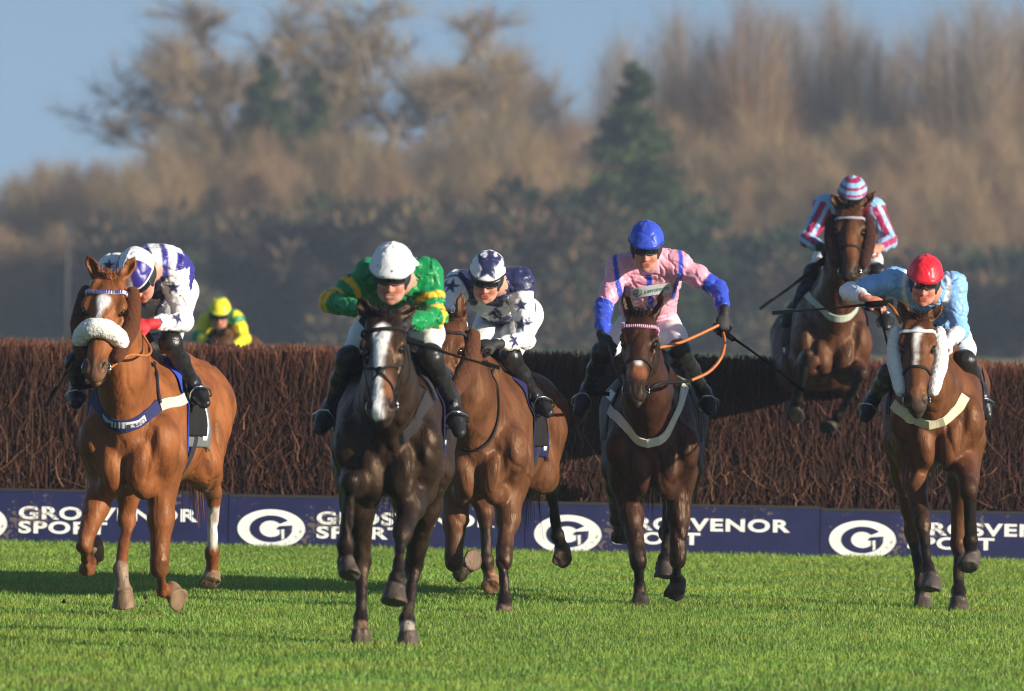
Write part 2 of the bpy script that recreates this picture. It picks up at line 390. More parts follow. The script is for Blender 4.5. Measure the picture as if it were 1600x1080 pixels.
    for sx in (-1, 1):
        c = H(sx * .058, .528, .022); nostr.append(c)
        a2 = np.stack([nrm(lat * sx * .8 + hw * .6), nrm(hu + lat * sx * .35), nrm(hw * .8 - lat * sx * .6)])
        s.ell(c, a2, V(.019, .034, .018), .008, '', 's', grp=2)
        s.ell(H(sx * .094, .205, .006), HA, V(.014, .022, .016), .012, '', 's', grp=2)     # eye opening
    s.cone(H(-.05, .582, -.04), H(.05, .582, -.04), .003, .003, .008, '', op='s', grp=2)
    # ears
    for i, sx in enumerate((-1, 1)):
        eb = H(sx * .052, .0, -.025); et = J(sp['ears'][i]); ax = nrm(et - eb); ln = np.linalg.norm(et - eb)
        fc = nrm(hw * .85 + lat * sx * sp.get('earout', .5)); sd = nrm(np.cross(ax, fc)); fc = np.cross(sd, ax); EA = np.stack([sd, ax, fc])
        s.cone(eb - ax * .02, eb + ax * ln * .25, .030, .034, .03, 'ear', e=fc, q=.8, **h)
        s.cone(eb + ax * ln * .22, eb + ax * ln * .62, .036, .031, .02, 'ear', e=fc, q=.62, **h)
        s.cone(eb + ax * ln * .60, et, .030, .004, .02, 'ear', e=fc, q=.6, **h)
        s.ell(eb + ax * ln * .55 + fc * .018, EA, V(.021, ln * .36, .022), .008, '', 's', grp=2)
    # legs
    for i, (kn, fe, ho, hf) in enumerate(sp['fore']):
        sx = (-1, 1)[i]; el = B(sx * .165 * wf, .27, -.20); kn, fe, ho = J(kn), J(fe), J(ho); bk = nrm(ey); T = 'f%d_' % i
        # bending plane: which way the front of the leg looks
        fa = nrm(kn - el); fr = -ey - fa * (-ey @ fa); fr = nrm(fr)
        s.cone(B(sx * .185 * wf, .12, -.05), el, .09, .088, .06, T + 'arm')
        s.cone(el, lerp(el, kn, .45), .088, .068, .05, T + 'arm'); s.cone(lerp(el, kn, .45), kn, .064, .046, .04, T + 'arm')
        s.cone(el + fr * .03 + fa * .04, lerp(el, kn, .5) + fr * .02, .055, .04, .03, T + 'arm')
        ca = nrm(fe - kn); s.cone(kn - fa * .035, kn + ca * .030, .051, .047, .012, T + 'knee'); s.cone(kn + ca * .02, kn + ca * .05, .043, .036, .02, T + 'knee')
        cf = fr - ca * (fr @ ca); cf = nrm(cf) if np.linalg.norm(cf) > .1 else nrm(-fa + ca * (fa @ ca)); 
        s.cone(kn, fe, .031, .029, .012, T + 'cannon'); s.cone(lerp(kn, fe, .12) - cf * .026, fe - cf * .024, .017, .020, .007, T + 'cannon')
        pa = nrm(ho - fe); pf = cf - pa * (cf @ pa); pf = nrm(pf)
        s.cone(fe - ca * .01, fe + pa * .015, .042, .040, .012, T + 'fetlock'); s.sph(fe - pf * .022, .026, k=.02, tag=T + 'fetlock')
        hu_ = V(*hf) if hf is not None else -pa; hu_ = nrm(hu_); ff = nrm(pf - hu_ * (pf @ hu_))
        s.cone(fe, ho, .031, .044, .02, T + 'pastern')
        s.hoof(ho, hu_, ff, tag=T + 'hoof')
    for i, (st, hk, fe, ho, hf) in enumerate(sp['hind']):
        sx = (-1, 1)[i]; hip = B(sx * .15 * wf, 1.42, .18); st = B(sx * .20 * wf, 1.16, -.13) if st is None else J(st); hk, fe, ho = J(hk), J(fe), J(ho); T = 'h%d_' % i
        s.cone(hip, st, .19, .115, .08, T + 'thigh'); s.cone(B(sx * .13, 1.6, .08), lerp(st, hk, .35), .12, .075, .07, T + 'thigh')
        ga = nrm(hk - st); s.cone(st, lerp(st, hk, .4), .105, .082, .06, T + 'gaskin'); s.cone(lerp(st, hk, .4), hk, .078, .046, .04, T + 'gaskin')
        ca = nrm(fe - hk); fr = -ey - ca * (-ey @ ca); fr = nrm(fr); pt = nrm(-ca - fr * .5)
        s.cone(hk - fr * .01, hk + pt * .075, .045, .026, .03, T + 'hock', e=nrm(np.cross(ca, fr)), q=.8); s.cone(hk - fr * .0, hk + ca * .06, .050, .038, .02, T + 'hock')
        s.cone(hk, fe, .034, .031, .012, T + 'cannon'); s.cone(lerp(hk, fe, .1) - fr * .028, fe - fr * .025, .018, .021, .007, T + 'cannon')
        pa = nrm(ho - fe); pf = nrm(fr - pa * (fr @ pa)); s.cone(fe - ca * .01, fe + pa * .015, .044, .040, .012, T + 'fetlock'); s.sph(fe - pf * .024, .027, k=.02, tag=T + 'fetlock')
        hu_ = nrm(V(*hf)) if hf is not None else -pa; ff = nrm(pf - hu_ * (pf @ hu_))
        s.cone(fe, ho, .032, .044, .02, T + 'pastern'); s.hoof(ho, hu_, ff, tag=T + 'hoof')
    # creases that part the muscles
    s.cone(B(0, -.045, -.02), B(0, -.04, -.27), .012, .016, .03, '', op='s')
    for sx in (-1, 1):
        s.cone(B(sx * .155, .0, .07), B(sx * .125, .0, -.2), .010, .012, .035, '', op='s')
        s.cone(B(sx * .262, .42, .2), B(sx * .262, .47, -.15), .010, .012, .04, '', op='s')
    hres = sp.get('res', .009)
    def disp(x, y, z):
        Q = np.stack([x, y, z], 1); w_ = sn(Q * V(1, 1, .55), 17, 3); w5 = sn(Q * V(1, 1, .45) + .05 * w_[:, None], 9, 41); return .0035 * sn(Q, 14, 3) + .0080 * np.exp(-(w5 / .11) ** 2) + .0030 * (.35 - np.abs(w_)) + .0022 * (.4 - np.abs(sn(Q * V(1, 1, .5) + .03 * w_[:, None], 38, 5)))
    vs, F = s.mesh(hres, disp); tg = s.tags(vs)
    base = V(*sp['coat']); dark = V(*sp.get('points', sp['coat'])); n = len(vs)
    col = np.tile(base, (n, 1))
    rel = (vs - O) @ A.T; hz = (vs - pol) @ HA.T / V(hs2, hs, hs2)
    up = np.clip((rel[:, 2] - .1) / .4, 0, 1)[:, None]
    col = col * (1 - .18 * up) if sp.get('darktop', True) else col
    for i, t in enumerate(tg):
        pass
    def setm(m, c): col[m] = c
    for L in ('f0_', 'f1_', 'h0_', 'h1_'):
        for k, (seg, a) in enumerate((('arm', .0), ('knee', .75), ('cannon', 1), ('fetlock', 1), ('pastern', 1), ('gaskin', .1), ('hock', .55))):
            m = tg == L + seg
            if a: col[m] = base * (1 - a) + dark * a
        m = tg == L + 'arm'
        if m.any():
            idx = 0 if L[0] == 'f' else 1; d_ = np.linalg.norm(vs[m] - J(sp['fore'][int(L[1])][0]), axis=1)[:, None]
            f = np.clip((.30 - d_) / .28, 0, 1) * .75; col[m] = base * (1 - f) + dark * f
        col[tg == L + 'hoof'] = V(*sp.get('hoofc', (.10, .075, .055)))
        if L in sp.get('socks', {}):
            hh, cc = sp['socks'][L]
            for seg in hh: m = tg == L + seg; f_ = np.clip(.8 + .5 * sn(vs[m], 30, 4) + .3 * sn(vs[m], 90, 5), 0, 1)[:, None]; col[m] = V(*cc) * f_ + V(.22, .14, .09) * (1 - f_)
    mu = np.clip((hz[:, 1] - .46) / .08, 0, 1) * np.isin(tg, ['head', 'muzzle']); col = col * (1 - mu[:, None]) + V(*sp.get('muzc', dark)) * mu[:, None]
    for (c, r, cc) in sp.get('headcol', ()):      # soft patches on the head, in head coordinates
        d_ = np.sqrt((((hz - V(*c)) / V(*r)) ** 2).sum(1)); f = np.clip(1.5 - d_ * 1.0, 0, 1)[:, None] * np.isin(tg, ['head', 'muzzle'])[:, None]; col = col * (1 - f) + V(*cc) * f
    if 'blaze' in sp:     # list of (u, centre x, half width)
        bl = np.array(sp['blaze']); u = hz[:, 1]; cx = np.interp(u, bl[:, 0], bl[:, 1]); hw_ = np.interp(u, bl[:, 0], bl[:, 2], left=0, right=0)
        wob = .006 * sn(vs, 60, 8) + .003 * sn(vs, 150, 2)
        m = (np.abs(hz[:, 0] - cx) < hw_ + wob) & (hz[:, 2] > -.02) & np.isin(tg, ['head', 'muzzle']) & (hw_ > 0); col[m] = V(*sp.get('blazec', (.78, .76, .72)))
    for c in nostr:
        d_ = np.linalg.norm(vs - c, axis=1); col[d_ < .031] = V(.012, .008, .007)
    ear = tg == 'ear'; col[ear] = col[ear] * .8
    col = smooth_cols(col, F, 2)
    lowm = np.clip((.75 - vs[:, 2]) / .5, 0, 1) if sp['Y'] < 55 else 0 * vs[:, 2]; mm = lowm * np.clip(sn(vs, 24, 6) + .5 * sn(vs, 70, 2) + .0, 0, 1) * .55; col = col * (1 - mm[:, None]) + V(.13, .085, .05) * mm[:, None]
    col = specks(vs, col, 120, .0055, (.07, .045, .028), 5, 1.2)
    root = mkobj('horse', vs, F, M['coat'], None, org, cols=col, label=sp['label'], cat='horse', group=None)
    # eyes
    for sx in (-1, 1):
        e = S(); e.sph(H(sx * .083, .205, .002), .024, tag='e'); v, f = e.mesh(.005); mkobj('eye', v, f, M['eye'], root, org)
    # hair: forelock, mane, tail
    rnd = np.random.RandomState(7); hc = V(*sp.get('hair', (.015, .011, .009)))
    def strands(name, roots, dirs, ln, wd, col_):
        vs_, F_, c_ = [], [], []
        for r, d in zip(roots, dirs):
            d = nrm(d + rnd.normal(size=3) * .28); l = ln * rnd.uniform(.6, 1.2); sd = nrm(np.cross(d, rnd.normal(size=3))) * wd; b = len(vs_)
            g_ = V(0, 0, -1) * l * .35
            for t in (0, .4, .75, 1): 
                p_ = r + d * l * t + g_ * t * t; vs_ += [p_ - sd * (1 - t * .9), p_ + sd * (1 - t * .9)]
            for q in range(3): F_.append((b + 2 * q, b + 2 * q + 1, b + 2 * q + 3, b + 2 * q + 2))
            c_ += [col_ * rnd.uniform(.7, 1.5)] * 8
        return mkobj(name, np.array(vs_), F_, M['hair'], root, org, smooth=False, cols=np.array(c_))
    N = 220; cr = H(0, .01, -.02); ce = B(0, .34, .5); t = rnd.rand(N)[:, None]
    r_, n_ = s.proj(cr + (ce - cr) * t + rnd.normal(size=(N, 3)) * .012 + V(0, 0, .05), -.004)
    sd = sp.get('maneside', -1); strands('mane', r_, n_ * .6 + ex * sd * .8 + V(0, .4, 0), .10, .004, hc)
    r_, n_ = s.proj(H(0, -.01, .03) + rnd.normal(size=(90, 3)) * .02, -.004); strands('forelock', r_, n_ * .5 + hw * .35 + V(0, 0, .5) + rnd.normal(size=(90, 3)) * .3, sp.get('fl', .07), .0035, hc * sp.get('flb', 1))
    tb = B(0, 1.72, .36); strands('tail', tb + rnd.normal(size=(260, 3)) * .02, np.tile(ey * .55 - ez * .8, (260, 1)) * 4, .6, .006, hc)
    # bridle, in head coordinates, laid onto the skin
    lc = np.tile(V(*sp.get('straps', (.016, .013, .011))), (40, 1))
    def headstrap(name, path, wd, colr=None, off=.001, th=.005, m='web'):
        p = catmull([H(*q) for q in path], 40); q, nn = s.proj(p, off, (1, 2)); c = lc if colr is None else np.tile(V(*colr), (40, 1))
        return ribbon(name, q, nn, wd, th, M[m], root, org, cols=c)
    bb = sp.get('browc')
    o = headstrap('browband', [(-.10, .085, -.07), (-.095, .10, -.01), (-.06, .115, .05), (0, .12, .075), (.06, .115, .05), (.095, .10, -.01), (.10, .085, -.07)], .020, bb, .003, .007)
    if sp.get('browbeads'):
        q, nn = s.proj(catmull([H(*q) for q in [(-.09, .10, -.01), (-.06, .115, .05), (0, .12, .075), (.06, .115, .05), (.09, .10, -.01)]], 23), .011, (1, 2)); vs_, F_ = [], []
        for i in range(23):
            e = nrm(np.cross(nn[i], lat)); v, f = tube_vf([q[i] - e * .0095, q[i] + e * .0095], .0032, 5, len(vs_)); vs_ += list(v); F_ += f
        mkobj('browband_beads', vs_, F_, mat('bead', sp['browbeads'], rough=.35), o, org)
    bits = []
    for sx in (-1, 1):
        headstrap('cheek_strap', [(sx * .085, .03, -.06), (sx * .105, .12, -.06), (sx * .1, .25, -.06), (sx * .075, .40, -.04), (sx * .062, .49, -.04)], .014, None, .002)
        q, nn = s.proj(H(sx * .062, .505, -.042), .008, (1, 2)); bits.append(q[0]); r = torus('bit_ring', q[0], nn[0], .030, .0042, M['steel'], root, org)
    headstrap('bit_strap', [(-.062, .5, -.05), (-.04, .56, -.1), (.04, .56, -.1), (.062, .5, -.05)], .012, None, .002)
    if sp.get('noseband', 1) == 1:
        headstrap('noseband', [(-.05, .36, -.12), (-.085, .35, -.05), (-.06, .345, .03), (0, .345, .06), (.06, .345, .03), (.085, .35, -.05), (.05, .36, -.12)], .018, sp.get('nosec'), .002, .006)
    elif sp.get('noseband') == 2:          # crossed noseband with a disc where the straps meet
        for sx in (-1, 1): headstrap('noseband', [(sx * .09, .24, -.07), (sx * .08, .30, .0), (0, .365, .07), (-sx * .05, .43, .02), (-sx * .06, .50, -.05)], .012, None, .002)
        q, nn = s.proj(H(0, .365, .07), .008, (1, 2)); v, f = tube_vf([q[0], q[0] + nn[0] * .008], .022, 14); mkobj('noseband_disc', v, f, M['leather'], root, org)
    headstrap('throat_latch', [(-.10, .10, -.06), (-.10, .25, -.2), (0, .3, -.26), (.10, .25, -.2), (.10, .10, -.06)], .012, None, .002)
    def fleece(name, pts, r, c, seed=1, proj=.55):
        q = catmull([H(*p) for p in pts], 14); q, nn = s.proj(q, r * proj, (1, 2)); fz = S()
        for i in range(13): fz.cone(q[i], q[i + 1], r * (.8 + .2 * math.sin(math.pi * (i + .3) / 13.6)), r * (.8 + .2 * math.sin(math.pi * (i + 1.3) / 13.6)), .02, 'z')
        v, f = fz.mesh(.006, lambda x, y, z: .002 * sn(np.stack([x, y, z], 1), 90, seed) + .003 * sn(np.stack([x, y, z], 1), 240, seed + 1) + .003 * sn(np.stack([x, y, z], 1), 33, seed + 2))
        mkobj(name, v, f, M['fleece'], root, org, cols=np.tile(V(*c), (len(v), 1)))
    if 'fnose' in sp: fleece('fleece_noseband', [(-.10, .362, -.05), (-.085, .352, .0), (-.045, .342, .045), (0, .338, .06), (.045, .342, .045), (.085, .352, .0), (.10, .362, -.05)], .046, sp['fnose'])
    if 'fcheek' in sp:
        rr = sp.get('fcr', .038)
        for sx in (-1, 1): fleece('fleece_cheekpiece', [(sx * .105, .06, -.05), (sx * .12, .17, -.06), (sx * .12, .30, -.06), (sx * .10, .44, -.05)], rr, sp['fcheek'], 4 + sx, .75)
    # tack on the trunk
    bg_ = (0,)
    for (nm, pts, wd, cc, d0) in sp.get('bands', ()):
        q, nn = s.hit(pts, Y0 + d0, Y0 + 1.3, (0, 1), .002); q = catmull(q, 40)
        for _ in range(14): q[1:-1] = (q[:-2] + q[2:] + 2 * q[1:-1]) / 4
        q, nn = s.proj(q, .004, (0, 1), 4)
        for _ in range(4): nn[1:-1] = nn[:-2] + nn[2:] + nn[1:-1]; nn /= np.linalg.norm(nn, axis=1, keepdims=True)
        ribbon(nm, q, nn, wd, .007, M['web'], root, org, cols=np.tile(V(*cc), (40, 1)))
    def patch(name, y0, y1, z0, z1, sx, off, th, colf, m='cloth', nx=26, nz=26, yslant=0.0):
        U, W = np.meshgrid(np.linspace(0, 1, nx), np.linspace(0, 1, nz), indexing='ij')
        zz = lerp(z0, z1, W); yy = lerp(y0, y1, U) + yslant * W
        xx = sx * np.interp(zz, [-.4, -.1, .1, .3, .42, .47], [.28, .36, .36, .27, .12, 0.0])
        Q = O + xx[..., None] * ex + yy[..., None] * ey + zz[..., None] * ez
        q, nn = s.proj(Q.reshape(-1, 3), off, bg_, 6); c = colf(U.ravel(), W.ravel()); k = len(q)
        q = q + nn * (.004 * np.sin(U.ravel() * 9 + W.ravel() * 5))[:, None]
        idx = np.arange(k).reshape(nx, nz); F1 = np.stack([idx[:-1, :-1], idx[1:, :-1], idx[1:, 1:], idx[:-1, 1:]], -1).reshape(-1, 4); F2 = F1[:, ::-1] + k
        bd = np.concatenate([idx[:, 0], idx[-1, 1:], idx[-2::-1, -1], idx[0, -2:0:-1]]); b2 = np.roll(bd, -1); F3 = np.stack([bd, bd + k, b2 + k, b2], 1)
        return mkobj(name, np.concatenate([q + nn * th, q]), np.concatenate([F1, F2, F3]), M[m], root, org, cols=np.concatenate([c, c]))
    scl = sp.get('cloth', (.018, .018, .07)); ed = sp.get('clothedge')
    def cf(u, w_):
        c = np.tile(V(*scl), (len(u), 1))
        if ed is not None: c[(u < .10)] = V(*ed)
        return c
    for sx in (-1, 1):
        def cfn(u, w_, sx=sx):
            c = cf(u, w_)
            x = (u - .78) / .13; y = (w_ - .62) / .26; r = np.hypot(x, y); c[(r > .72) & (r < 1.12)] = V(.75, .75, .75); return c
        patch('saddle_cloth', .38, 1.0, .44, -.06, sx, .006, .006, cfn, nx=44, nz=36)
        patch('saddle_flap', .54, .84, .42, .02, sx, .018, .012, lambda u, w_: np.tile(V(*sp.get('flapc', (.014, .013, .013))), (len(u), 1)), yslant=-.06)
        q, nn = s.proj([B(sx * .3, .64, z) for z in np.linspace(.1, -.33, 16)], .012, bg_); ribbon('girth', q, nn, .07, .006, M['web'], root, org, cols=np.tile(V(.03, .03, .04), (16, 1)))
    sd_ = S(); sd_.cone(B(0, .58, .50), B(0, .92, .50), .05, .07, .05, 's', e=ex, q=1.5); sd_.cone(B(0, .56, .49), B(0, .55, .56), .045, .03, .03, 's'); sd_.ell(B(0, .95, .53), A, V(.11, .08, .05), .04, 's')
    v, f = sd_.mesh(.012); mkobj('saddle', v, f, M['leather'], root, org)
    return dict(S=s, O=O, B=B, H=H, J=J, org=org, root=root, bits=bits, ex=ex, ey=ey, ez=ez, Y=Y0)
def rein(hh, pts, m, r=.007, flat=True):
    o = tube('rein', pts, r, M[m], hh['root'], hh['org'], ns=6, n=max(12, len(pts) * 8)); return o
# ------------------------------------------------------------------ the six horses, joints as photo position + metres behind the chest
def cc(ox, oy, k): return lambda x, y, d: (ox + x / k, oy + y / k, d)
cA = cc(60, 350, 3.176); cB = cc(60, 640, 3.178); cC = cc(470, 350, 3.086); cD = cc(470, 660, 2.92); cE = cc(880, 330, 3.0); cF = cc(880, 640, 3.178); cG = cc(1180, 250, 2.512); cH = cc(1280, 620, 3.0)
UP = (0, 0, 1)
HS = {}
def build_horses():
    K = lambda n: ONLY is None or n in ONLY
    if K('1'): HS[1] = horse(dict(Y=45.5, O=(194, 690), yaw=9, wide=.95, label='chestnut horse with white fleece noseband and brown fleece cheekpieces, at the left',
        poll=cA(352, 262, -.35), muz=cA(272, 775, -.66), hroll=-8, hyaw=14, hw=1.12, ears=(cA(236, 147, -.34), cA(484, 158, -.30)), earout=.3,
        fore=((cB(228, 668, .04), cB(240, 795, .31), cB(285, 720, .42), (0, .6, -.8)), (cB(600, 785, .20), cB(622, 900, .44), cB(665, 900, .56), (-.5, .6, .2))),
        hind=((None, cB(440, 545, 1.2), cB(408, 800, 1.0), cB(424, 905, .97), (-.05, -.25, 1)), (None, cB(872, 415, 1.75), cB(862, 715, 1.85), cB(866, 820, 1.93), (0, .7, .9))),
        coat=(.215, .072, .023), points=(.17, .055, .018), muzc=(.17, .085, .05), hair=(.16, .06, .022), flb=1.6, darktop=False,
        socks={'h1_': (('cannon',), (.66, .60, .54)), 'h0_': (('fetlock', 'pastern'), (.24, .17, .12))}, hoofc=(.20, .13, .08),
        blaze=[(.13, .0, .0), (.15, 0, .032), (.19, 0, .030), (.22, -.004, .014), (.27, -.012, .006), (.29, -.012, 0)],
        fnose=(.90, .87, .78), fcheek=(.10, .035, .014), fcr=.042, noseband=0, browc=(.75, .75, .78), browbeads=(.08, .07, .35),
        cloth=(.14, .15, .15), clothedge=(.03, .06, .42),
        bands=(('breast_girth', [cA(250, 810, 0)[:2], cA(290, 885, 0)[:2], cA(350, 925, 0)[:2], cA(425, 955, 0)[:2], cA(510, 945, 0)[:2], cA(590, 900, 0)[:2]], .075, (.022, .026, .10), .02),
               ('breast_girth_pad', [cA(585, 905, 0)[:2], cA(640, 890, 0)[:2], cA(700, 880, 0)[:2], cA(745, 850, 0)[:2]], .06, (.62, .55, .42), .1),
               ('name_tape', [cA(350, 945, 0)[:2], cA(430, 962, 0)[:2], cA(508, 955, 0)[:2]], .04, (.6, .6, .62), .0),
               ('neck_strap', [cA(572, 690, 0)[:2], cA(585, 780, 0)[:2], cA(600, 890, 0)[:2]], .022, (.02, .02, .03), .0))))
    if K('2'): HS[2] = horse(dict(Y=41.7, O=(604, 698), yaw=1, wide=.93, label='dark brown horse with a broad white blaze, leading the field in front of the others',
        poll=cC(398, 445, -.35), muz=cC(386, 938, -.72), hroll=4, hyaw=10, hw=1.0, ears=(cC(262, 345, -.34), cC(566, 385, -.28)), earout=.25,
        fore=((cD(228, 262, -.27), cD(205, 560, -.22), cD(205, 640, -.20), (0, .45, .9)), (cD(462, 495, -.08), cD(440, 718, -.30), cD(430, 762, -.36), (.1, .35, .95))),
        hind=((None, cD(277, 640, 1.50), cD(272, 900, 1.36), cD(272, 962, 1.30), UP), (None, cD(515, 655, 1.55), cD(484, 905, 1.37), cD(487, 968, 1.32), UP)),
        coat=(.023, .013, .008), points=(.008, .006, .006), muzc=(.03, .02, .016), hoofc=(.075, .06, .05),
        headcol=(((.035, .45, .03), (.03, .09, .05), (.22, .09, .04)), ((-.05, .22, .02), (.05, .12, .05), (.05, .026, .016)), ((.06, .24, .02), (.05, .12, .05), (.07, .036, .02))),
        socks={'h1_': (('pastern',), (.55, .50, .45)), 'h0_': (('pastern',), (.16, .09, .06))},
        blaze=[(.075, .005, 0), (.09, .005, .030), (.14, .004, .046), (.2, .0, .034), (.32, -.008, .022), (.45, -.012, .020), (.53, -.012, .026), (.60, -.01, .03)], noseband=2,
        bands=(('breast_girth', [cC(395, 935, 0)[:2], cC(470, 930, 0)[:2], cC(540, 895, 0)[:2], cC(615, 840, 0)[:2]], .085, (.028, .024, .028), .02),
               ('neck_strap', [cC(530, 650, 0)[:2], cC(590, 740, 0)[:2], cC(650, 850, 0)[:2]], .03, (.03, .03, .035), .0))))
    if K('3'): HS[3] = horse(dict(Y=48.0, O=(746, 706), yaw=8, wide=.93, label='bay horse with brown fleece cheekpiece, half hidden behind the blazed leading horse',
        poll=cC(728, 462, -.35), muz=cC(625, 900, -.66), hroll=-12, hyaw=22, hw=1.0, ears=(cC(690, 400, -.36), cC(778, 318, -.3)), earout=.2,
        fore=((cD(697, 640, .2), cD(725, 690, .46), cD(762, 650, .54), (-.5, .7, -.1)), (cD(925, 610, .02), cD(930, 812, -.03), cD(930, 850, -.08), UP)),
        hind=((None, cD(842, 420, 1.2), cD(848, 640, 1.15), cD(868, 720, 1.2), (0, .8, .8)), (None, cD(1140, 290, 1.9), cD(1172, 520, 2.1), cD(1192, 580, 2.2), (-.2, .8, .6))),
        coat=(.115, .046, .020), points=(.010, .008, .008), muzc=(.05, .03, .02), hoofc=(.09, .06, .045), fcheek=(.10, .038, .018), fcr=.045,
        socks={'h0_': (('pastern', 'hoof'), (.27, .13, .07))}, straps=(.03, .02, .016),
        bands=(('rein_martingale', [cC(925, 700, 0)[:2], cC(935, 800, 0)[:2], cC(925, 950, 0)[:2], cC(880, 1040, 0)[:2], cC(800, 1075, 0)[:2]], .016, (.02, .015, .014), .0),
               ('breast_girth', [cC(745, 830, 0)[:2], cC(800, 810, 0)[:2], cC(850, 740, 0)[:2], cC(862, 680, 0)[:2]], .02, (.03, .02, .018), .0))))
    if K('4'): HS[4] = horse(dict(Y=49.3, O=(1020, 700), yaw=1, wide=.92, label='dark bay horse with pink browband and white breast girth',
        poll=cE(365, 492, -.35), muz=cE(335, 885, -.72), hroll=-4, hyaw=8, hw=1.0, ears=(cE(284, 372, -.33), cE(474, 366, -.31)), earout=.2,
        fore=((cF(372, 742, .02), cF(380, 880, .12), cF(384, 935, .10), (0, .15, 1)), (cF(570, 745, .16), cF(560, 835, .38), cF(570, 862, .42), (0, .75, .75))),
        hind=((None, cF(270, 545, 1.6), cF(272, 640, 1.85), cF(290, 625, 1.92), (0, .8, -.3)), (None, cF(515, 610, 1.25), cF(505, 745, 1.02), cF(500, 775, .98), (0, .2, 1))),
        coat=(.040, .015, .009), points=(.008, .007, .007), muzc=(.02, .013, .011), hoofc=(.035, .03, .028), boots=True,
        headcol=(((.0, .42, .02), (.05, .05, .06), (.26, .09, .04)),), blaze=[(.355, .012, 0), (.36, .012, .018), (.385, .012, .018), (.39, .012, 0)],
        browc=(.55, .18, .34), browbeads=(.85, .55, .7), cloth=(.10, .12, .10),
        bands=(('breast_girth', [cE(205, 850, 0)[:2], cE(240, 950, 0)[:2], cE(310, 1010, 0)[:2], cE(390, 1040, 0)[:2], cE(460, 1020, 0)[:2], cE(520, 940, 0)[:2], cE(570, 820, 0)[:2]], .058, (.68, .65, .58), .02),)))
    if K('5'): HS[5] = horse(dict(Y=59.25, O=(1303, 530), yaw=-3, pitch=7, wide=.95, res=.011, label='brown horse in mid-leap over the brush fence, dark fleece cheekpieces',
        poll=cG(372, 190, -.42), muz=cG(370, 472, -.72), hroll=-3, hyaw=6, hw=.95, ears=(cG(293, 130, -.4), cG(479, 118, -.36)), earout=.3,
        fore=((cG(205, 762, -.30), cG(165, 945, -.08), cG(148, 975, .0), (.1, .8, .5)), (cG(418, 835, -.26), cG(328, 1000, -.05), cG(308, 1035, .02), (.3, .7, .6))),
        hind=((None, (1262, 640, 1.75), (1250, 700, 1.95), (1250, 720, 2.0), (0, .8, .5)), (None, (1345, 650, 1.75), (1350, 705, 1.95), (1350, 725, 2.0), (0, .8, .5))),
        coat=(.075, .030, .014), points=(.008, .007, .007), muzc=(.03, .022, .02), hoofc=(.03, .026, .024), fcheek=(.05, .017, .014), fcr=.042,
        headcol=(((0, .33, .04), (.04, .10, .05), (.17, .06, .025)),), browc=(.35, .33, .36),
        bands=(('breast_girth', [cG(205, 530, 0)[:2], cG(260, 560, 0)[:2], cG(320, 575, 0)[:2], cG(380, 575, 0)[:2]], .055, (.45, .48, .40), .0),)))
    if K('6'): HS[6] = horse(dict(Y=49.0, O=(1465, 658), yaw=2, wide=.92, label='bay horse with a narrow stripe and white fleece cheekpieces, at the right',
        poll=cG(638, 622, -.35), muz=cG(632, 988, -.70), hroll=-3, hyaw=8, hw=.98, ears=(cG(562, 548, -.33), cG(738, 566, -.31)), earout=.5,
        fore=((cH(482, 580, -.10), cH(508, 800, -.25), cH(528, 850, -.32), (.1, .3, 1)), (cH(700, 430, -.18), cH(703, 680, -.05), cH(715, 745, -.01), (0, .65, .9))),
        hind=((None, cH(440, 640, 1.42), cH(480, 880, 1.28), cH(486, 945, 1.3), (0, .15, 1)), (None, cH(655, 690, 1.2), cH(655, 915, .93), cH(655, 960, .86), (0, .2, 1))),
        coat=(.115, .042, .016), points=(.010, .008, .008), muzc=(.05, .035, .028), hoofc=(.07, .06, .055), browc=(.8, .8, .8),
        blaze=[(.085, .0, 0), (.095, .0, .030), (.12, 0, .030), (.15, 0, .014), (.30, -.006, .010), (.34, -.008, 0)],
        headcol=(((.0, .45, .03), (.05, .07, .05), (.20, .08, .035)),), fcheek=(.8, .79, .74), fcr=.040, cloth=(.02, .02, .06),
        bands=(('breast_girth', [cG(545, 960, 0)[:2], cG(590, 1000, 0)[:2], cG(670, 1015, 0)[:2], cG(750, 990, 0)[:2], cG(822, 930, 0)[:2]], .062, (.66, .60, .40), .02),)))
build_horses()
# ------------------------------------------------------------------ ground, turf, fence, boards
def gmat(name, c1, c2, c3, sc=.5):
    m = bpy.data.materials.new(name); m.use_nodes = True; t = m.node_tree; b = t.nodes['Principled BSDF']; b.inputs['Roughness'].default_value = .9
    g = t.nodes.new('ShaderNodeNewGeometry'); n = t.nodes.new('ShaderNodeTexNoise'); n.inputs['Scale'].default_value = sc; n.inputs['Detail'].default_value = 9
    r = t.nodes.new('ShaderNodeValToRGB'); r.color_ramp.elements[0].position = .35; r.color_ramp.elements[0].color = (*c1, 1)
    r.color_ramp.elements[1].position = .68; r.color_ramp.elements[1].color = (*c3, 1); e = r.color_ramp.elements.new(.5); e.color = (*c2, 1)
    t.links.new(g.outputs['Position'], n.inputs['Vector']); t.links.new(n.outputs['Fac'], r.inputs[0]); t.links.new(r.outputs[0], b.inputs['Base Color'])
    return m
FY = lambda X: 60.2 + .083 * X
def gz(X, Y): return -.36 * np.clip((Y - 63) / 8, 0, 1) * np.clip((150 - Y) / 60, 0, 1)
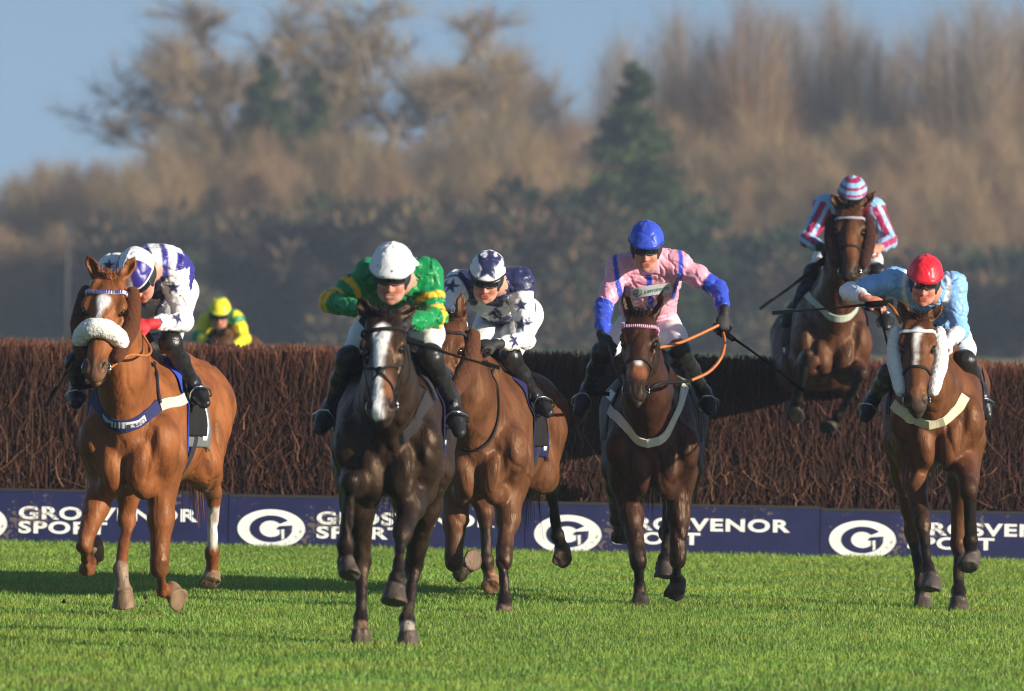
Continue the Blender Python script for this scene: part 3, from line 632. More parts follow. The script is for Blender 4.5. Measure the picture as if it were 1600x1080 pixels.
def build_env():
    rnd = np.random.RandomState(11)
    ys = np.array([-60, 0, 30, 61, 63, 65, 67, 69, 71, 90, 110, 130, 150, 220, 320, 500, 700.]); xs = np.array([-500, -200, -80, -30, -8, 0, 8, 30, 80, 200, 500.])
    X, Y = np.meshgrid(xs, ys, indexing='ij'); Z = gz(X, Y); idx = np.arange(X.size).reshape(X.shape)
    F = np.stack([idx[:-1, :-1], idx[1:, :-1], idx[1:, 1:], idx[:-1, 1:]], -1).reshape(-1, 4)
    mkobj('ground', np.stack([X, Y, Z], -1).reshape(-1, 3), F, gmat('turf_soil', (.030, .055, .010), (.050, .10, .014), (.085, .14, .02), 1.2), smooth=True, kind='structure')
    mkobj('field', [(14, 300, .03), (90, 300, .03), (90, 385, .03), (14, 385, .03)], [(0, 1, 2, 3)], gmat('stubble', (.20, .17, .04), (.26, .22, .06), (.3, .26, .08), .1), kind='structure')
    # turf blades
    N = 430000; u = rnd.rand(N); Yb = 36.5 + (60.35 - 36.5) * u ** .85; Xb = (rnd.rand(N) * 2 - 1) * (Yb * .0615 + .9)
    Yb = np.minimum(Yb, FY(Xb) - .02); Q = np.stack([Xb, Yb, Xb * 0], 1)
    n1 = sn(Q, 1.1, 1); n2 = sn(Q, 3.7, 2); n3 = sn(Q * V(1, .35, 1), 9, 4)
    hgt = (.027 + .007 * n2 + .006 * n3) * rnd.uniform(.6, 1.45, N) + .022 * np.clip((Yb - FY(Xb) + .5) / .4, 0, 1) * rnd.rand(N); hgt = np.clip(hgt, .012, .14)
    bare = (n3 + n2 * .7 > .62) & (rnd.rand(N) < .55); hgt[bare] *= .45; scuff = np.zeros(N, bool)
    for cx, cy, cr in zip(rnd.uniform(-3.4, 3.4, 70), rnd.uniform(38, 58, 70), rnd.uniform(.05, .13, 70)): scuff |= (Xb - cx) ** 2 + ((Yb - cy) / 1.6) ** 2 < cr ** 2
    scuff &= rnd.rand(N) < .75; hgt[scuff] *= .35
    th = rnd.rand(N) * 2 * np.pi; wd = rnd.uniform(.0016, .0036, N) * (1 + .4 * (Yb > 50)); sx_, sy_ = np.cos(th) * wd, np.sin(th) * wd
    la = rnd.rand(N) * 2 * np.pi; ll = hgt * rnd.uniform(.1, .75, N); lx, ly = np.cos(la) * ll, np.sin(la) * ll
    vs = np.zeros((N, 5, 3)); vs[:, 0] = np.stack([Xb - sx_, Yb - sy_, 0 * Xb], 1); vs[:, 1] = np.stack([Xb + sx_, Yb + sy_, 0 * Xb], 1)
    vs[:, 2] = np.stack([Xb + sx_ * .8 + lx * .35, Yb + sy_ * .8 + ly * .35, hgt * .6], 1); vs[:, 3] = np.stack([Xb - sx_ * .8 + lx * .35, Yb - sy_ * .8 + ly * .35, hgt * .6], 1)
    vs[:, 4] = np.stack([Xb + lx, Yb + ly, hgt], 1)
    b5 = np.arange(N)[:, None] * 5; T = np.concatenate([b5 + np.array([0, 1, 2]), b5 + np.array([0, 2, 3]), b5 + np.array([3, 2, 4])])
    k = rnd.rand(N); g = np.array([.25, .395, .058]) * (rnd.uniform(.62, 1.3, N) * (1 + .16 * n1 + .12 * n2))[:, None]
    g[:, 0] *= 1 + .25 * n2 + .25 * (rnd.rand(N) - .5); st = (k < .04 + .05 * np.clip(n3 + .3, 0, 1)); g[st] = np.array([.34, .30, .11]) * rnd.uniform(.6, 1.2, (st.sum(), 1))
    g[bare] = g[bare] * .6 + np.array([.10, .085, .03]) * .4
    g[scuff] = np.array([.10, .075, .035]) * rnd.uniform(.5, 1.2, (scuff.sum(), 1))
    mkobj('grass', vs.reshape(-1, 3), T, mat('grass_blade', attr=True, rough=.5, spec=.35, trans=.42), smooth=False, cols=np.repeat(g, 5, 0), label='short green turf of the racecourse in low sunlight', cat='grass', kind='stuff')
    # torn-up turf
    vs, F = [], []; k = 0
    for (x, y, Yc, r) in [(226, 933, 46.6, .018), (236, 957, 46.4, .012), (240, 966, 46.3, .016), (222, 947, 46.6, .01), (246, 955, 46.2, .009), (100, 940, 46.6, .022), (233, 974, 46.3, .01), (215, 925, 46.8, .008), (1005, 948, 48, .008), (205, 938, 46.5, .006), (243, 976, 46, .007), (229, 941, 46.4, .008), (218, 962, 46.4, .005), (252, 944, 46.5, .005)]:
        c = P(x, y, Yc); n = 10; th = rnd.rand(n) * 6.28; ph = rnd.uniform(-1, 1, n); q = np.stack([np.cos(th) * np.sqrt(1 - ph ** 2), np.sin(th) * np.sqrt(1 - ph ** 2), ph], 1) * r * rnd.uniform(.5, 1.3, (n, 1)) + c
        for a in range(n):
            for b in range(a + 1, n):
                if rnd.rand() < .35: vs += [q[a], q[b], q[(a + b) % n]]; F.append((k, k + 1, k + 2)); k += 3
    mkobj('flying_mud', vs, F, mat('mud', (.05, .035, .018), rough=.95), smooth=False, label='flecks of dark mud kicked up above the turf beside the chestnut horse', cat='mud', kind='stuff')
    # brush fence
    root = empty('brush_fence', (0, 60.2, 0), 'long steeplechase fence of upright dark birch twigs across the course', 'fence')
    org = V(0, 60.2, 0)
    def twigs(name, N, xr, yr, z0, z1, lean, r0, colr, straight=.03, seed=1, npt=5):
        r = np.random.RandomState(seed); X0 = r.uniform(*xr, N); dY = r.uniform(*yr, N) ; Zb = z0(r, N, X0); Zt = z1(r, N, X0, dY) if z1 else np.minimum(Zb + r.uniform(.07, .26, N), 1.40); t = np.linspace(0, 1, npt)[None, :]
        lx = r.normal(size=N) * lean; w1 = r.normal(size=(N, 1)) * straight; w2 = r.normal(size=(N, 1)) * straight; p1 = r.rand(N, 1) * 6.28; p2 = r.rand(N, 1) * 6.28
        x = X0[:, None] + lx[:, None] * (t - .3) + w1 * np.sin(t * 5 + p1) + .4 * w2 * np.sin(t * 13 + p2); z = Zb[:, None] + (Zt - Zb)[:, None] * t
        y = FY(X0)[:, None] + dY[:, None] + .10 * z / 1.4 + w2 * np.sin(t * 4 + p2)
        y = FY(X0)[:, None] + np.abs(y - FY(X0)[:, None]) ; rr = (r0 * r.uniform(.5, 1.3, N) * (1 + 1.3 * (r.rand(N) < .04)))[:, None] * (1.1 - .65 * t); C = np.stack([x, y, z], -1); vs = []
        for a in (0, 2.094, 4.189): vs.append(C + np.stack([np.cos(a) * rr, np.sin(a) * rr, 0 * rr], -1))
        vs = np.stack(vs, 2); b = (np.arange(N) * npt * 3)[:, None]; F = []
        for i in range(npt - 1):
            for j in range(3): F.append(b + np.array([i * 3 + j, i * 3 + (j + 1) % 3, (i + 1) * 3 + (j + 1) % 3, (i + 1) * 3 + j]))
        c = colr(r, N, X0, Zb, Zt); cc_ = np.repeat(c[:, None, :], npt * 3, 1)
        tt = np.repeat(np.linspace(0, 1, npt), 3)[None, :, None]; cc_ = cc_ * (1 + 1.8 * (tt > .9) * (Zt > 1.34)[:, None, None])
        return mkobj(name, vs.reshape(-1, 3), np.concatenate(F), bm, root, org, smooth=False, cols=cc_.reshape(-1, 3))
    bm = mat('birch_twig', attr=True, rough=.75, spec=.25)
    top = lambda X: 1.405 - .004 * X
    def cdark(r, N, X, a, b):
        k = r.rand(N)[:, None]; c = lerp(V(.030, .011, .008), V(.20, .068, .036), k ** 1.8); m = r.rand(N) < .06; c[m] = V(.33, .17, .08) * r.uniform(.6, 1.1, (m.sum(), 1)); return c * (.33 * (1 + .35 * sn(np.stack([X, X * 0, X * 0], 1), 5, 3) + .45 * sn(np.stack([X, a, b * 2], 1), 11, 8) + .35 * sn(np.stack([X * 2.5, a, b * 1.5], 1), 17, 5)))[:, None].clip(.2, 2)
    nzt = lambda X: .020 * sn(np.stack([X, X * 0, X * 0], 1), 6, 9) + .008 * sn(np.stack([X, X * 0, X * 0], 1), 21, 2)
    fr = twigs('brush', 36000, (-6, 6), (.0, .20), lambda r, N, X: r.uniform(.02, .7, N), lambda r, N, X, d: top(X) + nzt(X) - .02 + r.normal(size=N) * .014 - np.where(r.rand(N) < .50, r.uniform(0, .85, N), 0), .07, .0034, cdark, .022, 1, 7)
    tp = twigs('brush_top', 17000, (-6, 6), (.05, .95), lambda r, N, X: r.uniform(.9, 1.15, N), lambda r, N, X, d: top(X) + nzt(X) + r.normal(size=N) * .016, .04, .005, cdark, .015, 2, 3)
    sk = twigs('brush_branches', 1900, (-6, 6), (-.01, .03), lambda r, N, X: r.uniform(.33, .6, N), lambda r, N, X, d: r.uniform(.5, 1.1, N), .26, .0036, lambda r, N, X, a, b: lerp(V(.04, .016, .011), V(.26, .13, .065), r.rand(N)[:, None] ** 2.5), .045, 3, 7)
    def ctip(r, N, X, a, b): k = r.rand(N)[:, None]; return lerp(V(.022, .009, .006), V(.11, .042, .025), k ** 1.6) * (1 + 1.3 * (r.rand(N) < .12))[:, None]
    twigs('brush_sprigs', 17000, (-6, 6), (-.02, .05), lambda r, N, X: r.uniform(.36, 1.28, N), None, .07, .0030, ctip, .010, 5, 3)
    X0, X1 = -6.0, 6.0; cv = []
    for X in (X0, X1): y = FY(X); cv += [(X, y + .15, 0), (X, y + .24, 1.34), (X, y + .95, 1.34), (X, y + 1.1, 0)]
    mkobj('packed_core', cv, [(0, 1, 5, 4), (1, 2, 6, 5), (2, 3, 7, 6), (0, 3, 2, 1), (4, 5, 6, 7)], mat('packed_birch', (.018, .008, .006), rough=.95, bump=1, bscale=60, bdist=.03, stretch=(1, 1, .1), var=.5, vscale=30, vstretch=(1, 1, .15)), root, org, smooth=False)
    # advertising boards
    navy = mat('navy_vinyl', (.013, .014, .066), rough=.38, var=.2, vscale=6, dirt=.7, bump=.15, bscale=3, bdist=.01); white = mat('white_vinyl', (.78, .78, .76), rough=.4, var=.08, vscale=12, dirt=.7)
    dk = mat('black_rubber', (.012, .012, .014), rough=.8)
    def textmesh(s_, h_, w_, sp=1.0):
        cu = bpy.data.curves.new('lettering', 'FONT'); cu.body = s_; cu.size = 1; cu.offset = .036; cu.space_character = sp; o = bpy.data.objects.new('lettering', cu); scene.collection.objects.link(o)
        dg = bpy.context.evaluated_depsgraph_get(); dg.update(); me = bpy.data.meshes.new_from_object(o.evaluated_get(dg)); bpy.data.objects.remove(o)
        v = np.array([p.co[:] for p in me.vertices]); lo, hi = v.min(0), v.max(0); v[:, 0] = (v[:, 0] - lo[0]) / (hi[0] - lo[0]) * w_; v[:, 1] = (v[:, 1] - lo[1]) / (hi[1] - lo[1]) * h_
        return v, [tuple(p.vertices) for p in me.polygons]
    lab = ['navy sponsor board with white letters behind the legs of the chestnut horse', 'navy sponsor board with white letters behind the dark blazed horse and the bay beside it',
           'navy sponsor board with white letters behind the horse with pink browband', 'navy sponsor board at the right end behind the bay with white fleece cheekpieces']
    bh = .372; tx = V(1, .083, 0) / math.hypot(1, .083)
    for i in range(-1, 3):
        lc = -1.668 + 2.088 * i; xa = lc - .30; xb = xa + 2.083; h_ = bh - .012 * (i + 1)
        def W(x, z, d=0): return V(x, FY(x) - .075 - d, z)
        a = [W(xa, 0), W(xb, 0), W(xb, h_), W(xa, h_)]; bk = [p + V(0, .045, 0) for p in a]; o_ = W(xa, 0)
        bd = mkobj('sponsor_board', a + bk, [(0, 1, 2, 3), (7, 6, 5, 4), (0, 4, 5, 1), (1, 5, 6, 2), (2, 6, 7, 3), (3, 7, 4, 0)], navy, None, o_, smooth=False, label=lab[i + 1], cat='board', group='sponsor boards along the foot of the fence')
        rl = [W(xa, h_ + .002, -.002), W(xb, h_ + .002, -.002), W(xb, h_ + .022, -.01), W(xa, h_ + .022, -.01)]; rb = [p + V(0, .07, 0) for p in rl]
        mkobj('top_rail', rl + rb, [(0, 1, 2, 3), (7, 6, 5, 4), (0, 4, 5, 1), (1, 5, 6, 2), (2, 6, 7, 3), (3, 7, 4, 0)], dk, bd, o_, smooth=False)
        zc = .143 - .002 * i; E = lambda rx, rz, a0, a1, n: [(rx * math.cos(math.radians(q)), rz * math.sin(math.radians(q))) for q in np.linspace(a0, a1, n)]
        lg = E(.238, .137, 0, 360, 49)[:-1]; mkobj('logo', [W(lc + x, zc + z, .004) for x, z in lg], [tuple(range(48))], white, bd, o_, smooth=False, label='white oval logo with a round letter G')
        lgo = bpy.data.objects[bd.name].children[-1] if False else None
        out = E(.148, .094, 38, 352, 40); inn = E(.082, .058, 38, 352, 40); vs = [W(lc + x, zc + z, .008) for x, z in out + inn]; F = [(q, q + 1, 41 + q, 40 + q) for q in range(39)]
        n0 = len(vs); vs += [W(lc + x, zc + z, .0083) for x, z in [(.042, .004), (.060, .020), (.148, .026), (.146, -.012), (.042, -.003)]]; F.append(tuple(range(n0, n0 + 5)))
        mkobj('logo_ring', vs, F, navy, bd, o_, smooth=False)
        mkobj('logo_stroke', [W(lc + x, zc + z, .012) for x, z in [(.070, -.006), (.092, -.002), (.092, -.066), (.074, -.076)]], [(0, 1, 2, 3)], white, bd, o_, smooth=False)
        for (s_, zz, hh, ww) in (('GROSVENOR', .179, .092, 1.255), ('SPORT', .080, .088, .620)):
            v, F = textmesh(s_, hh, ww, 1.12); mkobj('lettering', [W(lc + .318 + x, zz + y, .004) for x, y, _ in v], F, white, bd, o_, smooth=False)
if ONLY is None or 'e' in ONLY: build_env()
# ------------------------------------------------------------------ trees and scrub beyond the course
def build_trees():
    bark = mat('bark', (.15, .115, .085), rough=.9, bump=.6, bscale=8, bdist=.05, var=.3, vscale=3)
    twm = mat('winter_twigs', attr=True, rough=.85, spec=.1); ndm = mat('evergreen_needles', attr=True, rough=.7, spec=.2, trans=.15)
    def strips(C, D, Ln, Wd, col, r):
        n = len(C); D = D / (np.linalg.norm(D, axis=1, keepdims=True) + 1e-9); sd = np.cross(D, r.normal(size=(n, 3))); sd /= np.linalg.norm(sd, axis=1, keepdims=True) + 1e-9; sd *= Wd[:, None]
        v = np.stack([C - sd, C + sd, C + D * Ln[:, None] + sd * .25, C + D * Ln[:, None] - sd * .25], 1).reshape(-1, 3); F = np.arange(n * 4).reshape(n, 4); return v, F, np.repeat(col, 4, 0)
    def bare(seed, H, spread, upright, ntw, cols, tk=1.0, first=.18):
        r = np.random.RandomState(seed); segs = []; tips = []
        def grow(p, d, L, rad, lv):
            n = 4; pts = [p]
            for i in range(n):
                d = nrm(d + r.normal(size=3) * .16 + V(0, 0, upright * .10)); pts.append(pts[-1] + d * L / n)
            segs.append((np.array(pts), np.linspace(rad, rad * .5, n + 1)))
            if lv >= 4: tips.append((pts, d)); return
            if lv >= 2: tips.append((pts, d))
            k = r.randint(3, 5) if lv else 9
            for j in range(k):
                t = r.uniform(first if lv == 0 else .3, 1.0); q = pts[min(int(t * n), n - 1)] + (pts[min(int(t * n) + 1, n)] - pts[min(int(t * n), n - 1)]) * (t * n % 1)
                a = r.rand() * 6.28; o = V(math.cos(a), math.sin(a), 0); nd = nrm(d * upright + o * spread + V(0, 0, .15)); grow(q, nd, L * r.uniform(.45, .68) * (1.05 - .3 * t if lv == 0 else 1), rad * .5, lv + 1)
        grow(V(0, 0, 0), V(0, 0, 1), H * .62, H * .017 * tk, 0)
        vs, F = [], []; nb = 0
        for pts, rr in segs:
            if rr[0] < .012: continue
            v, f = tube_vf(pts, np.maximum(rr, .012), 5, nb, False); vs.append(v); F += f; nb += len(v)
        tr = (np.concatenate(vs), np.array(F)); z = tr[0][:, 2].max()
        n = ntw; pick = r.randint(0, len(tips), n); C = np.zeros((n, 3)); D = np.zeros((n, 3))
        for i, q in enumerate(pick):
            pts, d = tips[q]; t = r.rand() * 3.99; a = int(t); C[i] = pts[a] + (pts[a + 1] - pts[a]) * (t - a); D[i] = d + r.normal(size=3) * .55 + V(0, 0, .25 * upright)
        L = r.uniform(.35, 1.1, n) * H / 14; W = r.uniform(.008, .022, n) * H / 14 * tk; c = np.array(cols)[r.randint(0, len(cols), n)] * r.uniform(.7, 1.3, (n, 1))
        return tr, strips(C, D, L * 1.3, W * .6, c, r)
    def vase(seed, H, R, n, cols, low=.02, w=(.003, .009), ln=(.6, 1.9), lean=.17, top=.55, nl=12):
        r = np.random.RandomState(seed); st, F, nb = [], [], 0
        for i in range(nl):
            a = r.rand() * 6.28; o = V(math.cos(a), math.sin(a), 0) * r.uniform(.15, .85) * R; v, f = tube_vf(catmull([o * .08, o * .35 + V(0, 0, H * .3), o * .7 + V(0, 0, H * .6), o * .9 + V(0, 0, H * r.uniform(.8, .97))], 8), np.linspace(.13, .02, 8) * H / 12, 4, nb, False); st.append(v); F += f; nb += len(v)
        z = (low + (1 - low) * r.rand(n) ** .9); pr = np.interp(z, [0, .15, top, .85, 1], [.55, .8, 1, .6, .12]); a = r.rand(n) * 6.28; lob = 1 + .22 * np.sin(a * 3 + seed) + .15 * np.sin(a * 5 + z * 9 + seed * 2); q = r.rand(n) ** .6; rad = R * pr * q * lob; thin = r.rand(n) > np.clip((z - .72) / .3, 0, 1) * .8; rad = np.where(thin, rad, rad * .6); z = np.where(thin, z, z * .7)
        C = np.stack([np.cos(a) * rad, np.sin(a) * rad, z * H * (1 - .12 * q * np.abs(np.sin(a * 2.5 + seed)))], 1); D = np.stack([np.cos(a) * lean * q, np.sin(a) * lean * q, np.ones(n)], 1) + r.normal(size=(n, 3)) * .42
        c = np.array(cols)[r.randint(0, len(cols), n)] * (r.uniform(.7, 1.3, n) * (1 + .15 * np.sin(a * 4 + z * 5)))[:, None]
        return (np.concatenate(st), np.array(F)), strips(C, D, r.uniform(*ln, n) * H / 12, r.uniform(*w, n) * H / 10, c, r)
    def conifer(seed, H, R, cols, n=9000):
        r = np.random.RandomState(seed); v, f = tube_vf([V(0, 0, 0), V(.05, 0, H * .5), V(0, 0, H * .97)], [H * .016, H * .011, .02], 6, 0, False); C = []; D = []
        nb = 84
        for b in range(nb):
            t = (b + r.rand()) / nb; z = H * (.12 + .88 * t); L = R * (1 - t) ** .75 * r.uniform(.8, 1.08) + .15; a = r.rand() * 6.28; o = V(math.cos(a), math.sin(a), .10 - .25 * (1 - t)); m = int(n / nb * (.35 + 1.2 * (1 - t)))
            s_ = r.rand(m) ** .6; sp = L * .22 * (1.05 - .5 * s_)[:, None]; C.append(V(0, 0, z) + o * (L * s_)[:, None] + r.normal(size=(m, 3)) * sp * V(1, 1, .55)); D.append(np.tile(o, (m, 1)) + r.normal(size=(m, 3)) * .7)
        C = np.concatenate(C); D = np.concatenate(D); m = len(C); c = np.array(cols)[r.randint(0, len(cols), m)] * r.uniform(.6, 1.35, (m, 1))
        return (v, np.array(f)), strips(C, D, r.uniform(.2, .5, m), r.uniform(.05, .11, m), c, r)
    def bush(seed, H, R, cols, n=5000, tw=.05, ln=(.2, .6)):
        r = np.random.RandomState(seed); st = []; F = []; nb = 0
        for i in range(7):
            a = r.rand() * 6.28; o = V(math.cos(a), math.sin(a), 0) * r.uniform(.1, .6) * R; v, f = tube_vf(catmull([V(0, 0, 0) + o * .15, o * .5 + V(0, 0, H * .4), o + V(0, 0, H * r.uniform(.7, .9))], 6), np.linspace(.06, .015, 6), 4, nb, False); st.append(v); F += f; nb += len(v)
        cl = 26; cc_ = np.stack([r.normal(size=cl) * .45 * R, r.normal(size=cl) * .45 * R, H * (.12 + .72 * r.rand(cl) ** .8)], 1); cr = r.uniform(.16, .34, cl) * R; k = r.randint(0, cl, n)
        d = r.normal(size=(n, 3)); d /= np.linalg.norm(d, axis=1, keepdims=True); C = cc_[k] + d * (cr[k] * r.rand(n) ** .4)[:, None]; C[:, 2] = np.abs(C[:, 2]); shade = r.uniform(.75, 1.25, cl)[k]
        c = np.array(cols)[r.randint(0, len(cols), n)] * (r.uniform(.7, 1.3, n) * shade)[:, None]
        return (np.concatenate(st), np.array(F)), strips(C, d + V(0, 0, .8), r.uniform(*ln, n), np.full(n, tw) * r.uniform(.5, 1.3, n), c, r)
    tan = [(.30, .21, .08), (.37, .26, .10), (.22, .145, .06), (.33, .185, .07)]; red = [(.31, .165, .07), (.26, .13, .055), (.32, .19, .08)]; grey = [(.24, .19, .15), (.30, .24, .18), (.22, .17, .12)]
    lgreen = [(.045, .075, .016), (.06, .095, .02), (.032, .055, .014)]
    olive = [(.26, .22, .08), (.30, .24, .10), (.22, .16, .08)]; green = [(.035, .075, .028), (.05, .10, .035), (.028, .055, .025)]; dgreen = [(.03, .05, .026), (.04, .06, .03), (.055, .065, .03)]; brush_ = [(.17, .11, .065), (.12, .09, .055), (.07, .08, .045), (.22, .13, .07)]
    protos = {}
    def proto(key, name, gen, crm, cname='crown'):
        (tv, tf), (cv, cf, cc_) = gen; protos[key] = (name, (tv, tf), (cv, cf, cc_), crm, cname)
    mesh_cache = {}
    def put(key, px, top, Y, label, cat, group, natH, wf=1.0, rot=0):
        name, (tv, tf), (cv, cf, cc_), crm, cname = protos[key]; H = P(px, top, Y)[2]; sc = H / natH; x = P(px, 500, Y)[0]
        o = empty(name, (x, Y, -.05), label, cat, group); o.scale = (sc * wf, sc * wf, sc); o.rotation_euler = (0, 0, rot)
        if key not in mesh_cache:
            a = mkobj('trunk', tv, tf, bark, o); b = mkobj(cname, cv, cf, crm, o, smooth=False, cols=cc_); mesh_cache[key] = (a, b)
        else:
            for q in mesh_cache[key]:
                c = q.copy(); scene.collection.objects.link(c); c.parent = o
        return o
    proto('p1', 'poplar_tree', vase(3, 16, 2.6, 10000, grey + tan, .1, (.002, .005), (.8, 2.0), .45, .5, 26), twm); proto('p2', 'poplar_tree', vase(8, 16, 2.3, 10000, tan + grey, .1, (.002, .005), (.8, 2.0), .4, .55, 24), twm); proto('p3', 'poplar_tree', vase(21, 16, 2.8, 10000, tan + red, .1, (.002, .005), (.8, 2.0), .5, .5, 28), twm)
    proto('o1', 'oak_tree', bare(5, 16, 1.0, .55, 11000, grey + tan, 1.1, .25), twm); proto('o2', 'oak_tree', bare(14, 16, .95, .6, 11000, grey + olive + tan, 1.1, .25), twm)
    proto('c1', 'pine_tree', conifer(2, 12, 3.5, lgreen, 19000), ndm)
    proto('s1', 'willow_tree', vase(31, 10, 3.4, 17000, tan + grey + tan), twm); proto('s2', 'willow_tree', vase(42, 10, 3.2, 17000, tan + red + grey), twm); proto('s3', 'willow_tree', vase(53, 10, 3.6, 17000, olive + tan + grey), twm)
    proto('d1', 'evergreen_shrub', bush(6, 5, 3.2, dgreen + green, 8000, .07, (.15, .4)), ndm); proto('d2', 'evergreen_shrub', bush(7, 5, 3.2, dgreen + brush_, 8000, .06, (.15, .5)), ndm); proto('d3', 'evergreen_shrub', bush(9, 5, 3.2, brush_ + dgreen, 8000, .05, (.2, .7)), ndm)
    nat = {k: v[2][0][:, 2].max() for k, v in protos.items()}
    r = random.Random(4)
    def pos(px): 
        return ('at the far left of the treeline' if px < 220 else 'left of the green cap rider' if px < 520 else 'above the dark blazed horse' if px < 700 else 'left of the tall dark pine' if px < 900 else 'behind the blue cap rider' if px < 1120 else 'left of the leaping horse' if px < 1270 else 'above the leaping horse' if px < 1400 else 'at the right end of the treeline')
    # big spreading trees on the left, tall poplars on the right
    put('o1', 345, -45, 432, 'tall bare spreading tree with open pale crown, leftmost of the tall ones', 'tree', 'bare trees of the treeline', nat['o1'], 1.05, .4)
    put('o2', 560, -75, 428, 'broadest bare spreading tree with thick forking limbs above the white cap rider', 'tree', 'bare trees of the treeline', nat['o2'], 1.15, 2.0)
    put('o1', 700, -30, 436, 'bare spreading tree with thin pale crown right of the broadest one', 'tree', 'bare trees of the treeline', nat['o1'], 1.0, 3.4)
    tall = [(845, 120, 'p1'), (960, 40, 'p1'), (1045, 5, 'p2'), (1100, 40, 'p3'), (1160, -30, 'p3'), (1222, -10, 'p1'), (1292, -20, 'p2'), (1340, 15, 'p1'), (1405, 40, 'p3'), (1462, 5, 'p2'), (1520, -35, 'p1'), (1580, -10, 'p3'), (1640, -20, 'p2')]
    nm = ['short bare poplar left of the pine, lowest of the tall row', 'thin grey bare poplar rising just behind the pine', 'bare poplar just right of the pine', 'lower reddish bare poplar second to the right of the pine', 'tall reddish bare poplar midway between the pine and the leaping horse',
          'tall grey bare poplar just left of the striped cap', 'tall tan bare poplar directly above the striped cap', 'grey bare poplar just right of the striped cap', 'lower reddish bare poplar above the red cap rider', 'tan bare poplar just right of the red cap rider', 'tallest grey bare poplar near the right edge', 'reddish bare poplar at the right edge', 'tan bare poplar cut by the right edge of the photo']
    for (px, tp, k), l in zip(tall, nm): put(k, px, tp - 48, 425 + r.uniform(-12, 12), l, 'tree', 'bare trees of the treeline', nat[k], r.uniform(.9, 1.15), r.uniform(0, 6.28))
    put('c1', 986, 88, 384, 'tall dark green pine with pointed top standing out of the brown trees', 'tree', None, nat['c1'], .86, 0); put('c1', 408, 78, 415, 'dark green pine top showing through the bare spreading tree', 'tree', None, nat['c1'], .75, 2); put('c1', 482, 98, 418, 'small dark green pine top beside the larger one in the spreading tree', 'tree', None, nat['c1'], .55, 4)
    for i, px in enumerate((262, 330, 398, 470, 540, 610, 684, 752, 822, 905, 1090, 1160, 1232, 1300, 1375, 1440, 1512, 1580)):
        k = 's' + '312'[i % 3]; put(k, px, np.interp(px, [260, 420, 700, 850, 1100, 1600], [285, 235, 240, 225, 235, 265]) + r.uniform(-22, 22), 397 + r.uniform(-3, 3), 'mid height bare brown willow, %s from the left in the row behind the shrubs' % ordinal(i + 1), 'tree', 'mid height willows behind the dark shrubs', nat[k], r.uniform(.9, 1.2), r.uniform(0, 6.28))
    adj = {'s1': 'tan', 's2': 'reddish brown', 's3': 'olive brown'}
    pxs = [20, 62, 105, 150, 195, 250, 300, 352, 405, 455, 508, 560, 612, 668, 722, 778, 832, 888, 940, 1050, 1102, 1155, 1208, 1262, 1318, 1372, 1428, 1482, 1538, 1592]
    for i, px in enumerate(pxs):
        tp = np.interp(px, [0, 60, 150, 215, 300, 420, 560, 700, 820, 900, 1100, 1300, 1600], [255, 220, 225, 232, 165, 150, 170, 160, 135, 180, 165, 180, 185]) + r.uniform(-34, 34); k = ['s1', 's2', 's3'][(i * 7 + i // 3) % 3]
        put(k, px, tp, 408 + r.uniform(-9, 9), '%s leafless willow, %s from the left in the middle row' % (adj[k], ordinal(i + 1)), 'tree', 'leafless willows in the middle of the treeline', nat[k], r.uniform(1.0, 1.3), r.uniform(0, 6.28))
    low = [215 + i * 47 for i in range(31)]
    for i, px in enumerate(low):
        tp = np.interp(px, [200, 320, 450, 700, 850, 990, 1100, 1250, 1450, 1600], [395, 330, 300, 310, 290, 270, 330, 370, 375, 370]) + r.uniform(-18, 18); k = ['d1', 'd2', 'd3', 'd2'][(i * 5) % 4]
        if 830 < px < 1080: k = 'd1'
        put(k, px, tp, 388 + r.uniform(-6, 6), 'low dark evergreen shrub, %s from the left in the front row' % ordinal(i + 1), 'shrub', 'dark shrubs in front of the treeline', nat[k], r.uniform(1.1, 1.4), r.uniform(0, 6.28))
    for i, px in enumerate((-10, 40, 92, 148)):
        put('s' + '231'[i % 3], px, 330 + 25 * (i % 2), 396, 'low sunlit brown scrub at the left edge, %s from the left' % ordinal(i + 1), 'shrub', 'sunlit scrub at the left edge', nat['s' + '231'[i % 3]], 1.4, i * 1.3)
    # a wood beyond the right edge of the picture; the low sun throws its shade onto the foot of the treeline
    vs, F, cs, nb = [], [], [], 0
    for i in range(17):
        (tv, tf), (cv, cf, cc_) = bush(100 + i, 17, 4.2, dgreen + green, 3200, .16, (.5, 1.4)); sc = (.60, .85, .70, .92, .66, .80, .74, .95, .62, .88, .7, .8, .66, .9, .72, .84, .7)[i]; cv = cv * sc * .74 + V(35 + i * 3.1, 375 + r.uniform(-4, 4), 0); vs.append(cv); F.append(cf + nb); cs.append(cc_); nb += len(cv)
    mkobj('woods', np.concatenate(vs), np.concatenate(F), ndm, smooth=False, cols=np.concatenate(cs), kind='stuff', label='dark evergreen wood beyond the right edge of the course', cat='woods')
    # the pale post in the scrub at the left
    v, f = tube_vf([P(107, 340, 300) * V(1, 1, 1), V(P(107, 340, 300)[0], 300, 0)], .06, 8); mkobj('post', v, f, mat('grey_post', (.05, .05, .05), rough=.7), None, V(P(107, 340, 300)[0], 300, 0), label='slim grey post in front of the brown scrub at the far left', cat='post')
def ordinal(n): return ['', 'first', 'second', 'third', 'fourth', 'fifth', 'sixth', 'seventh', 'eighth', 'ninth', 'tenth', 'eleventh', 'twelfth'][n] if n < 13 else '%d%s' % (n, 'st' if n % 10 == 1 and n != 11 else 'nd' if n % 10 == 2 and n != 12 else 'rd' if n % 10 == 3 and n != 13 else 'th')
if ONLY is None or 't' in ONLY: build_trees()
